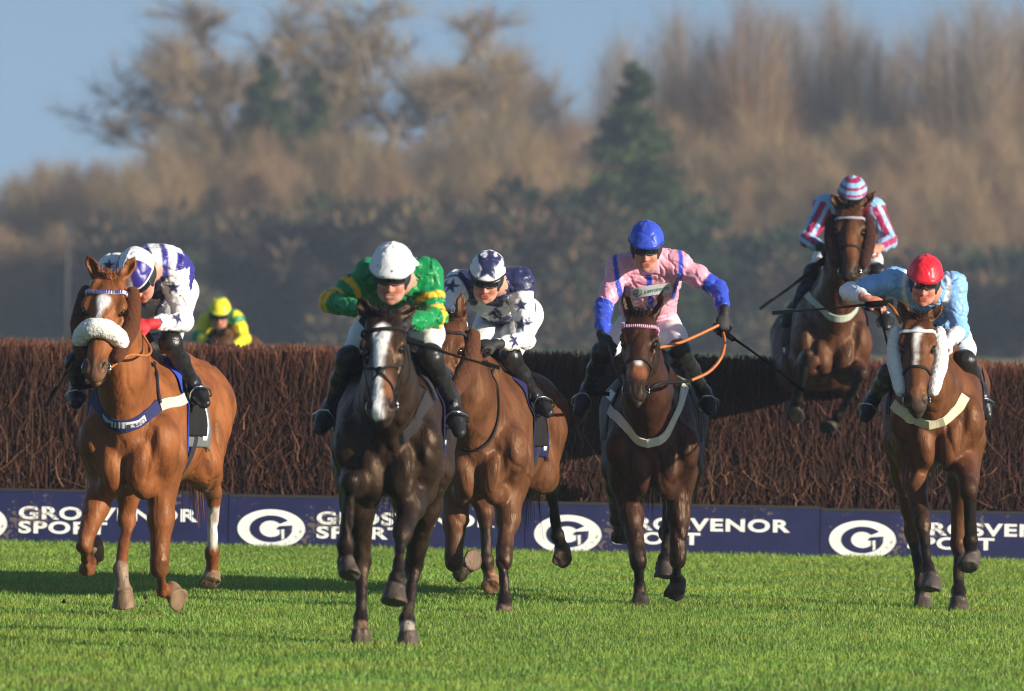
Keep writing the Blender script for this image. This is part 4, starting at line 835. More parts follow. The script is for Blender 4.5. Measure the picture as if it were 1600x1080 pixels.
# ------------------------------------------------------------------ jockeys
M['skin'] = mat('skin', attr=True, rough=.5, var=.10, vscale=30, bump=.15, bscale=90, bdist=.003, spec=.4)
M['silk'] = mat('racing_silk', attr=True, rough=.41, spec=.45, bump=.55, bscale=6, bdist=.022, stretch=(1.6, 1, .8), detail=3, sheen=.1)
M['breeches'] = mat('breeches', attr=True, rough=.6, spec=.35, bump=.5, bscale=12, bdist=.02, detail=5, var=.05, vscale=9)
M['boot'] = mat('boot_leather', attr=True, rough=.36, spec=.45, bump=.8, bscale=14, bdist=.018, var=.3, vscale=14)
M['glove'] = mat('glove', attr=True, rough=.7, bump=.3, bscale=60, bdist=.004)
M['lens'] = mat('goggle_lens', (.012, .010, .012), rough=.05, spec=.9)
M['rub'] = mat('goggle_frame', (.02, .02, .022), rough=.5)
M['pad'] = mat('helmet_harness', (.016, .016, .020), rough=.7)
M['gprint'] = mat('printed_cloth', attr=True, rough=.6)
def hand_sdf(s, w_, d, n, side, curl=1.0, sc=1.0, tag='hand'):
    """wrist, direction of the hand, direction of the back of the hand, +1/-1 thumb side"""
    d = nrm(d); n = nrm(n - d * (n @ d)); t = np.cross(d, n) * side; A = np.stack([t, d, n])
    s.cone(w_ - d * .03, w_ + d * .01, .026 * sc, .026 * sc, .015, tag); s.ell(w_ + d * .05 * sc, A, V(.042, .050, .021) * sc, .012, tag)
    ln = (.043, .027, .021)
    for i, (o, f) in enumerate(((.030, .95), (.010, 1.05), (-.011, 1.0), (-.030, .8))):
        p = w_ + (d * (.086 - .004 * abs(i - 1)) + t * o) * sc; r = .0095 * sc * (.9 if i == 3 else 1)
        for j, (l, an) in enumerate(zip(ln, (48, 125, 185))):
            a = math.radians(an * curl * (1 + .05 * (i - 1.5))); q = p + (d * math.cos(a) - n * math.sin(a)) * l * f * sc; s.cone(p, q, r, r * .92, .004, tag); p = q; r *= .93
    p0 = w_ + (d * .028 + t * .030 - n * .006) * sc; p1 = p0 + (t * .022 + d * .026 - n * .012) * sc; p2 = p1 + (d * .022 - n * .022 - t * .008) * sc; p3 = p2 + (-t * .020 - n * .008 + d * .006) * sc
    s.cone(p0, p1, .014 * sc, .012 * sc, .008, tag); s.cone(p1, p2, .0115 * sc, .0105 * sc, .004, tag); s.cone(p2, p3, .0105 * sc, .009 * sc, .004, tag)
def jockey(sp):
    Y0 = sp['Y']; J = lambda t: P(t[0], t[1], Y0 + t[2]); g = {k: J(sp[k]) for k in ('head', 'neck', 'pelvis')}
    for k in ('sh', 'el', 'wr', 'kn', 'an', 'toe'): g[k] = [J(q) for q in sp[k]]
    org = V(g['pelvis'][0], g['pelvis'][1], 0); org[2] = g['pelvis'][2] - .1
    hc = g['head']; hf = nrm(V(*sp['face'])); hup = V(*sp.get('up', (0, -.35, .94))); hup = nrm(hup - hf * (hup @ hf)); hl = np.cross(hf, hup); HA = np.stack([hl, hf, hup])
    if hl[0] < 0: hl = -hl; HA[0] = hl
    H = lambda x, f, u: hc + hl * x + hf * f + hup * u
    nk, pv = g['neck'], g['pelvis']; sax = nrm(g['sh'][1] - g['sh'][0]); spn = nrm(nk - pv); chest = lerp(pv, nk, .72)
    b = S(); skin = V(*sp.get('skin', (.52, .27, .19)))
    b.ell(H(0, -.012, .028), HA, V(.074, .094, .086), .02, 'skin'); b.ell(H(0, .022, -.045), HA, V(.056, .068, .070), .04, 'skin')
    b.cone(H(-.028, .062, -.088), H(.028, .062, -.088), .026, .026, .03, 'skin'); b.ell(H(0, .078, -.107), HA, V(.022, .018, .017), .02, 'skin')
    b.cone(H(0, .086, .0), H(0, .108, -.036), .008, .0125, .012, 'nose'); 
    for sx in (-1, 1):
        b.sph(H(sx * .011, .102, -.039), .0095, k=.008, tag='nose'); b.cone(H(sx * .012, .086, .018), H(sx * .045, .072, .018), .010, .010, .012, 'skin')
        b.sph(H(sx * .038, .062, -.034), .026, k=.025, tag='cheek'); b.sph(H(sx * .031, .100, -.001), .016, k=.01, tag='', op='s'); b.ell(H(sx * .076, -.008, -.012), HA, V(.010, .020, .032), .008, 'ear')
        b.cone(H(sx * .045, .045, -.075), H(sx * .064, .0, -.045), .018, .016, .02, 'skin')
    b.cone(H(-.019, .090, -.066), H(.019, .090, -.066), .0065, .0065, .006, 'lip'); b.cone(H(-.017, .090, -.079), H(.017, .090, -.079), .0075, .0075, .006, 'lip')
    b.cone(H(-.020, .099, -.0725), H(.020, .099, -.0725), .003 + sp.get('mouth', 0), .003 + sp.get('mouth', 0), .004, '', op='s')
    b.cone(H(0, -.03, -.06), nk, .056, .062, .04, 'skin')
    b.cone(pv, chest, .105, .115, .08, 'skin', e=sax, q=1.25); b.cone(chest, nk, .115, .07, .06, 'skin', e=sax, q=1.2)
    for i in (0, 1):
        b.cone(lerp(nk, g['sh'][i], .3), g['sh'][i], .055, .05, .04, 'skin'); b.cone(g['sh'][i], g['el'][i], .047, .038, .03, 'skin'); b.cone(g['el'][i], g['wr'][i], .037, .024, .02, 'skin')
        sgn = (-1, 1)[i]; hip = pv + sax * sgn * .08; b.cone(hip, g['kn'][i], .085, .05, .05, 'skin'); b.cone(g['kn'][i], g['an'][i], .048, .034, .03, 'skin'); b.cone(g['an'][i], lerp(g['an'][i], g['toe'][i], .35), .026, .02, .02, 'skin')
        if sp.get('bare', (0, 0))[i]: hand_sdf(b, g['wr'][i], V(*sp['hd'][i]), V(*sp['hn'][i]), sp.get('hs', (1, 1))[i])
    v, f = b.mesh(sp.get('res', .0055)); tg = b.tags(v); col = np.tile(skin, (len(v), 1)); col[tg == 'cheek'] = skin * V(1.05, .78, .75); col[tg == 'nose'] = skin * V(1.08, .78, .75); col[tg == 'lip'] = skin * V(.85, .45, .45); col[tg == 'hand'] = skin * V(1.05, .85, .8)
    if sp.get('mouth', 0): 
        q = (v - H(0, .088, -.0725)) @ HA.T; col[(np.abs(q[:, 0]) < .018) & (np.abs(q[:, 2]) < .005) & (q[:, 1] > -.012)] = V(.6, .52, .45)
    col = smooth_cols(col, f, 2)
    root = mkobj('person', v, f, M['skin'], None, org, cols=col, label=sp['label'], cat='jockey', group=None)
    # jacket
    j = S(); pf = sp.get('puff', 1.0)
    j.cone(pv, chest, .135 * pf, .15 * pf, .08, 'torso', e=sax, q=1.22); j.cone(chest, lerp(chest, nk, .85), .148 * pf, .088, .06, 'torso', e=sax, q=1.28)
    for i in (0, 1):
        a, e, w_ = g['sh'][i], g['el'][i], g['wr'][i]; wd = nrm(w_ - e)
        j.cone(lerp(nk, a, .25), a, .078, .074 * pf, .06, 'torso'); j.cone(lerp(chest, a, .3), a, .10, .072 * pf, .06, 'torso')
        j.cone(a, lerp(a, e, .5), .074 * pf, .066 * pf, .03, 'up%d' % i); j.cone(lerp(a, e, .5), e, .066 * pf, .055 * pf, .03, 'up%d' % i)
        j.cone(e, lerp(e, w_, .6), .055 * pf, .047 * pf, .03, 'lo%d' % i); j.cone(lerp(e, w_, .6), w_ - wd * .015, .047 * pf, .032, .02, 'lo%d' % i); j.cone(w_ - wd * .03, w_ - wd * .012, .034, .031, .008, 'cuff%d' % i)
    j.cone(nk - spn * .01, nk + nrm(H(0, -.03, -.06) - nk) * .02, .078, .064, .02, 'collar')
    fa = sp.get('fold', .006)
    def disp(x, y, z):
        Q = np.stack([x, y, z], 1); w1 = sn(Q, 13, 31); w2 = sn(Q * V(1, .6, .55) + .03 * w1[:, None], 30, 12); w3 = sn(Q * V(1, 1, 1.4) + .012 * w2[:, None], 70, 7)
        w4 = sn(Q * V(.55, .8, 1) + .03 * w1[:, None], 26, 77); return fa * (.9 * w1 + 1.0 * np.exp(-(w2 / .16) ** 2) + 1.0 * np.exp(-(w4 / .14) ** 2) + .25 * (1 - 2 * np.abs(w3)))
    v, f = j.mesh(.0055, disp); tg = j.tags(v)
    def par(a, b_): ab = b_ - a; return ((v - a) @ ab) / (ab @ ab)
    tp = {}
    for i in (0, 1): tp['up%d' % i] = par(g['sh'][i], g['el'][i]); tp['lo%d' % i] = par(g['el'][i], g['wr'][i])
    rel = (v - chest) @ np.stack([sax, np.cross(sax, spn), spn]).T
    col = np.tile(V(*sp['silk'][0]), (len(v), 1)); col = sp['silk'][1](v, tg, tp, rel, col, j)
    for (px, py, r, cc_, a0) in sp.get('stars', ()):
        Q = P(px, py, 1) - CAM; Q = nrm(Q); d_ = (v - CAM); t = d_ @ Q; off = np.linalg.norm(d_ - t[:, None] * Q, axis=1); cand = np.where(off < .012)[0]
        if len(cand) == 0: continue
        c = cand[np.argmin(t[cand])]; N = j.grad(v[c:c + 1])[0]; xa = nrm(np.cross(V(0, 0, 1), N)); ya = np.cross(N, xa); dd = v - v[c]; m = (np.abs(dd @ N) < r * .9) & star(0, dd @ xa, dd @ ya, r, 5, a0)
        col[m] = V(*cc_)
    col = smooth_cols(col, f, 1); col = specks(v, col, 26, .006, (.10, .07, .045), 3)
    mkobj('jacket', v, f, M['silk'], root, org, cols=col)
    # breeches and boots
    l = S(); l.cone(pv - spn * .04, pv + spn * .05, .125, .115, .05, 'b', e=sax, q=1.2)
    for i in (0, 1): hip = pv + sax * (-1, 1)[i] * .085; kn = g['kn'][i]; l.cone(hip, lerp(hip, kn, .5), .105, .088, .05, 'b'); l.cone(lerp(hip, kn, .5), lerp(hip, kn, .9), .082, .058, .04, 'b')
    v, f = l.mesh(.009, lambda x, y, z: .004 * sn(np.stack([x, y, z], 1), 26, 6)); mkobj('breeches', v, f, M['breeches'], root, org, cols=np.tile(V(*sp.get('breech', (.78, .77, .74))), (len(v), 1)))
    for i in (0, 1):
        kn, an, to = g['kn'][i], g['an'][i], g['toe'][i]; bo = S(); la = nrm(an - kn); fw = nrm(to - an); dn = nrm(la - fw * (la @ fw)); hl_ = an + la * .035 - fw * .045
        bo.cone(kn - nrm(kn - g['pelvis']) * .035, kn, .062, .060, .02, 'b'); bo.cone(kn, lerp(kn, an, .45), .056, .048, .03, 'b'); bo.cone(lerp(kn, an, .45), an, .049, .036, .03, 'b'); bo.cone(an, lerp(an, to, .55) + la * .02, .042, .036, .03, 'b', e=np.cross(fw, dn), q=1.05); bo.cone(lerp(an, to, .5) + la * .025, to + la * .015, .038, .026, .03, 'b', e=np.cross(fw, dn), q=1.25); bo.sph(hl_, .034, k=.03, tag='b')
        v, f = bo.mesh(.006, lambda x, y, z: .0025 * sn(np.stack([x, y, z], 1), 40, 8)); c = np.tile(V(.016, .015, .016), (len(v), 1)); m = ((v - kn) @ la) / np.linalg.norm(an - kn) < sp.get('boottop', -9); c[m] = V(.2, .1, .05); bt = mkobj('boot', v, f, M['boot'], root, org, cols=c)
        s0 = lerp(an, to, .62) + la * .052; sd = nrm(np.cross(fw, la)); pts = [s0 - sd * .055 + la * .004, s0 - sd * .062 - la * .05, s0 - sd * .035 - la * .11, s0 - la * .135, s0 + sd * .035 - la * .11, s0 + sd * .062 - la * .05, s0 + sd * .055 + la * .004, s0 - sd * .055 + la * .004]
        sp['stir'](pts, i)
        # sole
        so_ = S(); so_.cone(hl_ + la * .028, hl_ + la * .032, .024, .024, .006, 's'); so_.cone(hl_ + la * .034, to + la * .040, .010, .009, .006, 's', e=sd, q=3.0); v, f = so_.mesh(.006); mkobj('sole', v, f, M['pad'], bt, org)
        if not sp.get('bare', (0, 0))[i]:
            h_ = S(); hand_sdf(h_, g['wr'][i], V(*sp['hd'][i]), V(*sp['hn'][i]), sp.get('hs', (1, 1))[i], sc=1.08); wd = nrm(g['wr'][i] - g['el'][i]); h_.cone(g['wr'][i] - wd * .035, g['wr'][i], .033, .029, .008, 'cuff')
            v, f = h_.mesh(.0042); mkobj('glove', v, f, M['glove'], root, org, cols=np.tile(V(*sp.get('glovec', [(.014, .013, .014)] * 2)[i]), (len(v), 1)))
    # helmet under its silk cap
    h_ = S(); hr = sp.get('hr', 1.0); h_.ell(H(0, -.012, .045), HA, V(.103, .128, .112) * hr, .02, 'cap'); h_.ell(H(0, .072, .045), HA, V(.074, .055, .018), .03, 'cap'); h_.plane(H(0, .0, .029), -hup, .006)
    if sp.get('tail'): h_.cone(H(.0, -.10, .09), H(.115, -.09, .03), .03, .012, .03, 'cap')
    h_.sph(H(0, -.012, .157 * hr), .009, k=.01, tag='cap')
    v, f = h_.mesh(.0045, lambda x, y, z: .0012 * sn(np.stack([x, y, z], 1), 55, 4) + .0014 * np.cos(7 * np.arctan2((np.stack([x, y, z], 1) - hc) @ hl, (np.stack([x, y, z], 1) - H(0, -.012, 0)) @ hf)) + .003 * np.exp(-(sn(np.stack([x, y, z], 1), 18, 9) / .1) ** 2)); q = (v - H(0, -.012, .045)) @ HA.T; col = np.tile(V(*sp['cap'][0]), (len(v), 1)); col = sp['cap'][1](q, col); col = smooth_cols(col, f, 1); col = specks(v, col, 14, .0045, (.12, .09, .06), 8)
    hm = mkobj('helmet', v, f, M['silk'] if sp.get('shinycap', 1) else M['breeches'], root, org, cols=col)
    p_ = S(); p_.ell(H(0, -.018, -.005), HA, V(.094, .104, .092), .02, 'p'); p_.ell(H(0, .085, -.03), HA, V(.064, .085, .12), .012, '', 's'); p_.cone(H(-.07, .03, -.05), H(0, .055, -.118), .009, .007, .01, 'p'); p_.cone(H(.07, .03, -.05), H(0, .055, -.118), .009, .007, .01, 'p'); v, f = p_.mesh(.0055); mkobj('helmet_harness', v, f, M['pad'], hm, org)
    th = np.radians(np.linspace(0, 360, 37))[:-1]; bp = np.array([H(.100 * math.sin(t) * hr, -.012 + .124 * math.cos(t) * hr, .046) for t in th]); 
    bp, bn = h_.proj(bp, .001); ribbon('cap_band', bp, bn, .011, .003, M['gprint'], hm, org, closed=True, cols=np.tile(V(*sp.get('bandc', (.02, .02, .03))), (36, 1)))
    # goggles
    if sp.get('goggles', 1):
        gu = sp.get('gup', 0.004); th = np.radians(np.linspace(-68, 68, 19)); gp = np.array([H(.074 * math.sin(t), .018 + .082 * math.cos(t), gu + .004) for t in th]); gn = np.array([hl * math.sin(t) + hf * math.cos(t) for t in th]); wv = np.array([.046 - .020 * math.exp(-(t / .16) ** 2) for t in th])
        gg = ribbon('goggles', gp + hup * (.006 * np.exp(-(th / .16) ** 2))[:, None], gn, wv, .006, M['lens'], root, org)
        ge = [gp[i] + gn[i] * .005 + hup * wv[i] / 2 for i in range(19)] + [gp[i] + gn[i] * .005 - hup * wv[i] / 2 for i in range(18, -1, -1)]; ge.append(ge[0]); tube('goggle_frame', np.array(ge), .0045, M['rub'], gg, org, ns=5)
    return dict(root=root, H=H, g=g, jac=j, org=org)
def whip(pts, label, r=.006, grip=0):
    org = V(*pts[0]); a, b_ = V(*pts[0]), V(*pts[-1]); ax = nrm(b_ - a); o = tube('whip', catmull(pts, 14), np.linspace(r, r * .55, 14), M['nylon'], None, org, ns=7, label=label, cat='whip')
    tube('handle', [a - ax * .06, a + ax * .10], r * 1.9, M['nylon'], o, org, ns=8); q = V(*pts[-1]); sd = nrm(np.cross(ax, V(0, 1, 0))); ribbon('flap', [q - ax * .10, q - ax * .04, q + ax * .02], np.tile(V(0, -1, 0), (3, 1)), .022, .006, M['nylon'], o, org)
NAVY = (.018, .022, .085); ROYAL = (.035, .026, .24); WHT = (.80, .80, .81)
def plain(v, tg, tp, rel, col, j): return col
def build_people():
    K = lambda n: (ONLY is None or n in ONLY)
    cK = cc(100, 360, 4.5); cL = cc(490, 360, 4.5)
    def stir_for(hh, side=1):
        def f(pts, i):
            if hh is None: return
            tube('stirrup_iron', np.array(pts), .0055, M['steel'], hh['root'], hh['org'], ns=6); top = pts[3]; B_ = hh['B']; q = B_((-1, 1)[i] * .26, .68, .30)
            nn = np.tile(nrm(hh['ex'] * (-1, 1)[i]), (10, 1)); L_ = catmull([top, lerp(top, q, .5) + hh['ex'] * (-1, 1)[i] * .02, q], 10); ribbon('stirrup_leather', L_, nn, .024, .005, M['leather'], hh['root'], hh['org'])
        return f
    def reins(hh, jk, mats, mids, side=(0, 1)):
        for i in side:
            h_ = jk['g']['wr'][i]; d = nrm(V(*jk['hd'][i])); e = h_ + d * .07; m = mids[i] if mids else None; b0 = hh['bits'][i]
            pts = [b0] + ([V(*q) for q in m] if m else [lerp(b0, e, .5) - V(0, 0, .04)]) + [e]; rein(hh, pts, mats[i])
    J = {}
    # 1
    if K('1'):
        hh = HS.get(1)
        def capq(q, col):
            a = np.degrees(np.arctan2(q[:, 0], q[:, 2] + .03)); ring = q[:, 2] < -.002; m = ((np.abs(q[:, 0] - .045) < .034 + .02) & (q[:, 1] > -.01) & (q[:, 0] > .0)) ; s_ = np.sin(q[:, 0] * 34 + q[:, 1] * 10 - .9); col[(q[:, 0] > .012) & (q[:, 1] > .02) & ~ring] = V(*ROYAL); col[(q[:, 0] < -.055) & (q[:, 1] < .05) & ~ring] = V(*ROYAL)
            col[(q[:, 1] < -.02) & (q[:, 0] < .07) & (q[:, 0] > -.02) & ~ring] = V(*WHT); return col
        def silk1(v, tg, tp, rel, col, j):
            t = tg == 'torso'; col[t] = V(*ROYAL); r = np.hypot(rel[:, 0] - .12, rel[:, 2] - .10); col[t & (np.abs(rel[:, 0] - .085 - .05 * rel[:, 2]) < .048)] = V(*WHT); col[t & (rel[:, 0] < -.11)] = V(*WHT); col[t & (np.abs(rel[:, 0] + .02) < .03)] = V(*WHT); front = t & (v[:, 2] < jc[2] - .02) & (v[:, 1] < jc[1] + .02); col[front] = V(*NAVY)
            col[(tg == 'up1') & (tp['up1'] < .04)] = V(*ROYAL); return col
        jc = P(232, 425, 45.7)
        hd = ((.3, -.9, -.2), (-.9, -.35, -.1)); J[1] = jockey(dict(Y=45.5, head=cK(522, 322, -.02), face=(-.10, -.62, -.78), up=(-.36, -.72, .58), neck=cK(635, 240, .14), pelvis=cK(700, 430, .62), sh=(cK(345, 275, .12), cK(765, 270, .16)), el=(cK(205, 520, .0), cK(835, 640, .22)), wr=(cK(110, 640, -.12), cK(610, 660, -.02)),
            kn=(cA(190, 690, .35), cA(655, 590, .22)), an=(cA(195, 800, .6), cA(765, 790, .56)), toe=(cA(185, 890, .42), cA(822, 885, .40)), hd=hd, hn=((-.6, -.2, .7), (.1, -.75, .65)), hs=(1, -1), silk=(WHT, silk1), cap=(WHT, capq), glovec=[(.014, .013, .014), (.55, .02, .03)], breech=(.74, .74, .78), bandc=WHT, gup=.0,
            stars=[(*cK(755, 412, 0)[:2], .045, NAVY, 90), (*cK(800, 600, 0)[:2], .050, NAVY, 110), (*cK(690, 632, 0)[:2], .035, NAVY, 70), (*cK(300, 240, 0)[:2], .04, NAVY, 90)], label='jockey crouched low on the chestnut horse in white and royal blue silks with navy stars', stir=stir_for(hh))); J[1]['hd'] = hd
        name_text(hh)
        if hh: reins(hh, J[1], ('tan', 'tan'), (None, [P(*cK(455, 880, 0)[:2], 45.1), P(*cK(580, 880, 0)[:2], 45.25), P(*cK(612, 840, 0)[:2], 45.35), P(*cK(570, 760, 0)[:2], 45.42)]))
        whip([P(*cA(190, 640, 0)[:2], 45.35), P(*cA(120, 770, 0)[:2], 45.3), P(*cA(48, 888, 0)[:2], 45.3)], 'black riding whip pointing down at the left of the chestnut horse', .008)
    # 2
    if K('2'):
        hh = HS.get(2); GR = (.0, .23, .06); YE = (.85, .47, .02)
        def silk2(v, tg, tp, rel, col, j):
            for i in (0, 1):
                u = tp['up%d' % i]; l = tp['lo%d' % i]; m = tg == 'up%d' % i
                bands = ((.48, .60), (.80, .93)) if i == 0 else ((.50, .62), (.78, .88), (.93, 1.03))
                for a, b_ in bands: col[m & (u > a) & (u < b_)] = V(*YE)
                col[(tg == 'lo%d' % i) & (l < .10)] = V(*YE)
            z = rel[:, 2]; col[(tg == 'torso') & (np.abs(z + .02) < .025) & (v[:, 1] < jc2[1])] = V(*YE); return col
        jc2 = P(620, 440, 42.1)
        hd = ((.2, -.9, -.1), (-.55, -.75, .1)); J[2] = jockey(dict(Y=41.7, head=cL(550, 318, .08), face=(-.06, -.92, -.38), up=(0, -.38, .92), neck=cL(612, 350, .30), pelvis=(632, 488, .95), sh=(cL(400, 320, .34), cL(785, 310, .34)), el=(cL(128, 500, .22), cL(862, 615, .28)), wr=(cL(390, 580, -.02), cL(650, 655, .0)),
            kn=(cC(225, 655, .32), cC(626, 640, .22)), an=(cC(150, 880, .62), cC(722, 850, .60)), toe=(cC(92, 985, .5), cC(762, 1000, .48)), hd=hd, hn=((-.2, -.3, .9), (0, -.5, .85)), hs=(1, -1), silk=(GR, silk2), cap=(WHT, lambda q, c: c), hr=1.06, mouth=.003, gup=.010, bandc=(.78, .78, .8), tail=1, shinycap=0, fold=.008, puff=1.05,
            label='jockey in green and yellow hooped silks with plain white cap on the blazed horse', stir=stir_for(hh))); J[2]['hd'] = hd
        if hh: reins(hh, J[2], ('leather', 'leather'), None)
        whip([P(*cL(655, 770, 0)[:2], 41.35), P(*cC(760, 640, 0)[:2], 41.5), P(*cC(945, 690, 0)[:2], 41.7)], 'black riding whip held across between the blazed horse and the bay', .009)
    # 3
    if K('3'):
        hh = HS.get(3)
        def cap3(q, col):
            up = q[:, 2] + .045; x, y = q[:, 0], q[:, 2]; m = star(0, x - .01, q[:, 2] - .07, .085, 5, 90, .45) & (q[:, 1] > -.03); col[m] = V(*NAVY)
            for sx in (-1, 1): col[star(0, (q[:, 1] + .02), q[:, 2] - .035, .06, 5, 90, .45) & (sx * q[:, 0] > .055)] = V(*NAVY)
            return col
        jc3 = P(770, 470, 48.4)
        def silk3(v, tg, tp, rel, col, j):
            t = np.isin(tg, ['torso', 'collar']); col[t] = V(*NAVY); q = v - jc3; m = t & (v[:, 1] < jc3[1] + .25)
            col[(tg == 'up1') & (tp['up1'] < .22)] = V(*NAVY)
            for (dx, dz, r, a0) in ((-.065, -.062, .088, 90), (.075, -.05, .055, 100), (-.10, -.18, .05, 90), (.05, -.19, .055, 90)): col[m & star(0, q[:, 0] - dx, q[:, 2] - dz, r, 5, a0, .5)] = V(*WHT)
            return col
        hd = ((-.1, -.95, -.1), (-.85, -.5, -.05)); J[3] = jockey(dict(Y=48.0, head=cC(898, 262, .06), face=(-.10, -.90, -.42), up=(.05, -.42, .9), neck=cC(945, 290, .30), pelvis=cC(1010, 440, 1.0), sh=(cC(762, 290, .32), cC(1055, 275, .32)), el=(cC(715, 420, .2), cC(1085, 560, .25)), wr=(cC(800, 545, -.05), cC(940, 580, .0)),
            kn=(cC(820, 690, .3), cC(1010, 640, .30)), an=(cC(760, 860, .5), cC(1130, 835, .58)), toe=(cC(745, 930, .35), cC(1190, 905, .42)), hd=hd, hn=((0, -.4, .9), (.1, -.55, .8)), hs=(1, -1), silk=(WHT, silk3), cap=(WHT, cap3), gup=.006, puff=.97,
            stars=[(*cC(718, 292, 0)[:2], .055, NAVY, 90), (*cC(1055, 385, 0)[:2], .045, NAVY, 100), (*cC(1050, 485, 0)[:2], .05, NAVY, 80), (*cC(1042, 560, 0)[:2], .05, NAVY, 110), (*cC(685, 300, 0)[:2], .04, NAVY, 70), (*cC(1105, 470, 0)[:2], .04, NAVY, 70), (*cC(960, 590, 0)[:2], .03, NAVY, 90)],
            label='jockey in navy and white starred silks with starred cap on the half hidden bay', stir=stir_for(hh))); J[3]['hd'] = hd
        if hh: reins(hh, J[3], ('leather', 'leather'), None)
    # 4
    if K('4'):
        hh = HS.get(4); PK = (.80, .36, .46); BL = (.03, .07, .52)
        def silk4(v, tg, tp, rel, col, j):
            for i in (0, 1): col[(tg == 'lo%d' % i) | (tg == 'cuff%d' % i)] = V(*BL); col[(tg == 'up%d' % i) & (tp['up%d' % i] > (.86, .70)[i])] = V(*BL)
            t = tg == 'torso'; sh = g_sh; x = rel[:, 0]
            for k in (-1, 1): col[np.isin(tg, ['torso', 'up0', 'up1']) & (np.abs(np.abs(x) - .155 - .18 * (rel[:, 2] - .05)) < .014) & (v[:, 2] > jc4[2] - .12)] = V(*BL)
            col[t & (np.abs(x) < .017) & (v[:, 2] < jc4[2] + .02)] = V(*BL); return col
        jc4 = P(1015, 435, 49.7); g_sh = None
        hd = ((.3, -.75, -.5), (-.1, -.4, -.9)); J[4] = jockey(dict(Y=49.3, head=cE(389, 170, .18), face=(-.02, -.92, -.36), up=(0, -.36, .93), neck=cE(400, 225, .36), pelvis=cE(400, 540, .95), sh=(cE(265, 270, .36), cE(535, 250, .36)), el=(cE(190, 455, .25), cE(728, 365, .30)), wr=(cE(185, 590, .0), cE(755, 480, .05)),
            kn=(cE(182, 665, .35), cE(548, 650, .25)), an=(cE(120, 830, .6), cE(660, 850, .6)), toe=(cE(72, 935, .5), cE(690, 935, .5)), hd=hd, hn=((-.6, -.5, .6), (.3, -.9, .3)), hs=(1, -1), silk=(PK, silk4), cap=(BL, lambda q, c: c), gup=.010, mouth=0, bandc=(.02, .04, .25),
            label='jockey in pink and blue silks with blue cap, left hand raised with a whip', stir=stir_for(hh))); J[4]['hd'] = hd; g_ = J[4]
        # sponsor's cloth panel on the chest
        px = np.array([(x, y) for y in np.linspace(352, 400, 4) for x in np.linspace(318, 505, 12)]) - V(0, 0); px[:, 1] -= (px[:, 0] - 318) * .17 - 8; q, nn = g_['jac'].hit([cE(x, y, 0)[:2] for x, y in px], 48.9, 50.4, None, .004)
        q, nn = g_['jac'].proj(q, .006); q = q - V(0, .004, 0); idx = np.arange(48).reshape(4, 12); F = np.stack([idx[:-1, :-1], idx[1:, :-1], idx[1:, 1:], idx[:-1, 1:]], -1).reshape(-1, 4); F2 = np.concatenate([F, F[:, ::-1] + 48]); pan = mkobj('sponsor_panel', np.concatenate([q, q + V(0, .003, 0)]), F2, M['gprint'], g_['root'], g_['org'], cols=np.tile(V(.72, .70, .66), (96, 1)))
        vt, Ft = textmesh_simple('Lawrences', .026, .125); c0 = P(*cE(372, 378, 0)[:2], 49); 
        def onq(x, z):   # map panel coordinates to the panel's surface
            i = np.clip(x, 0, 1) * 11; jj = np.clip(1 - z, 0, 1) * 3; a, b_ = int(min(i, 10)), int(min(jj, 2)); u, w_ = i - a, jj - b_; G = q.reshape(4, 12, 3); return (G[b_, a] * (1 - u) + G[b_, a + 1] * u) * (1 - w_) + (G[b_ + 1, a] * (1 - u) + G[b_ + 1, a + 1] * u) * w_ - V(0, .006, 0)
        mkobj('lettering', [onq(.34 + x / .125 * .60, .30 + y / .026 * .42) for x, y in vt], Ft, mat('teal_print', (.02, .20, .22), rough=.6), pan, g_['org'], smooth=False)
        ln = [onq(.17 + .10 * math.cos(a), .5 + .36 * math.sin(a)) for a in np.linspace(0, 2 * math.pi, 15)]; vs, F = tube_vf(np.array(ln), .0022, 4); 
        for a in (0.4, 1.3, 2.2): v_, f_ = tube_vf([onq(.17 + .09 * math.cos(a), .5 + .3 * math.sin(a)), onq(.17 - .09 * math.cos(a), .5 - .3 * math.sin(a))], .002, 4, len(vs)); vs = np.concatenate([vs, v_]); F = F + f_
        mkobj('emblem', vs, F, mat('emblem_print', (.03, .12, .10), rough=.6), pan, g_['org'])
        if hh:
            Yk = 49.05; hw_ = g_['g']['wr'][1] + nrm(V(*hd[1])) * .06
            rein(hh, [hh['bits'][1], P(*cE(450, 808, 0)[:2], 48.7), P(*cE(560, 800, 0)[:2], 48.9), P(*cE(602, 792, 0)[:2], 49)], 'leather', .011)
            rein(hh, [P(*cE(595, 795, 0)[:2], 48.99), P(*cE(680, 755, 0)[:2], 49.05), P(*cE(738, 690, 0)[:2], 49.1), P(*cE(757, 620, 0)[:2], 49.2), P(*cE(750, 570, 0)[:2], 49.3)], 'tan', .0105)
            rein(hh, [P(*cE(450, 640, 0)[:2], 49.0), P(*cE(530, 622, 0)[:2], 49.1), P(*cE(612, 590, 0)[:2], 49.2), hw_], 'tan', .0105)
            rein(hh, [hh['bits'][0], P(*cE(240, 720, 0)[:2], 48.8), g_['g']['wr'][0] + V(.03, -.06, -.03)], 'leather', .008)
        whip([P(*cE(742, 560, 0)[:2], 49.32), P(*cE(900, 668, 0)[:2], 49.2), P(*cE(1118, 835, 0)[:2], 49.0)], 'long thin whip held out to the right by the jockey in pink silks', .0085)
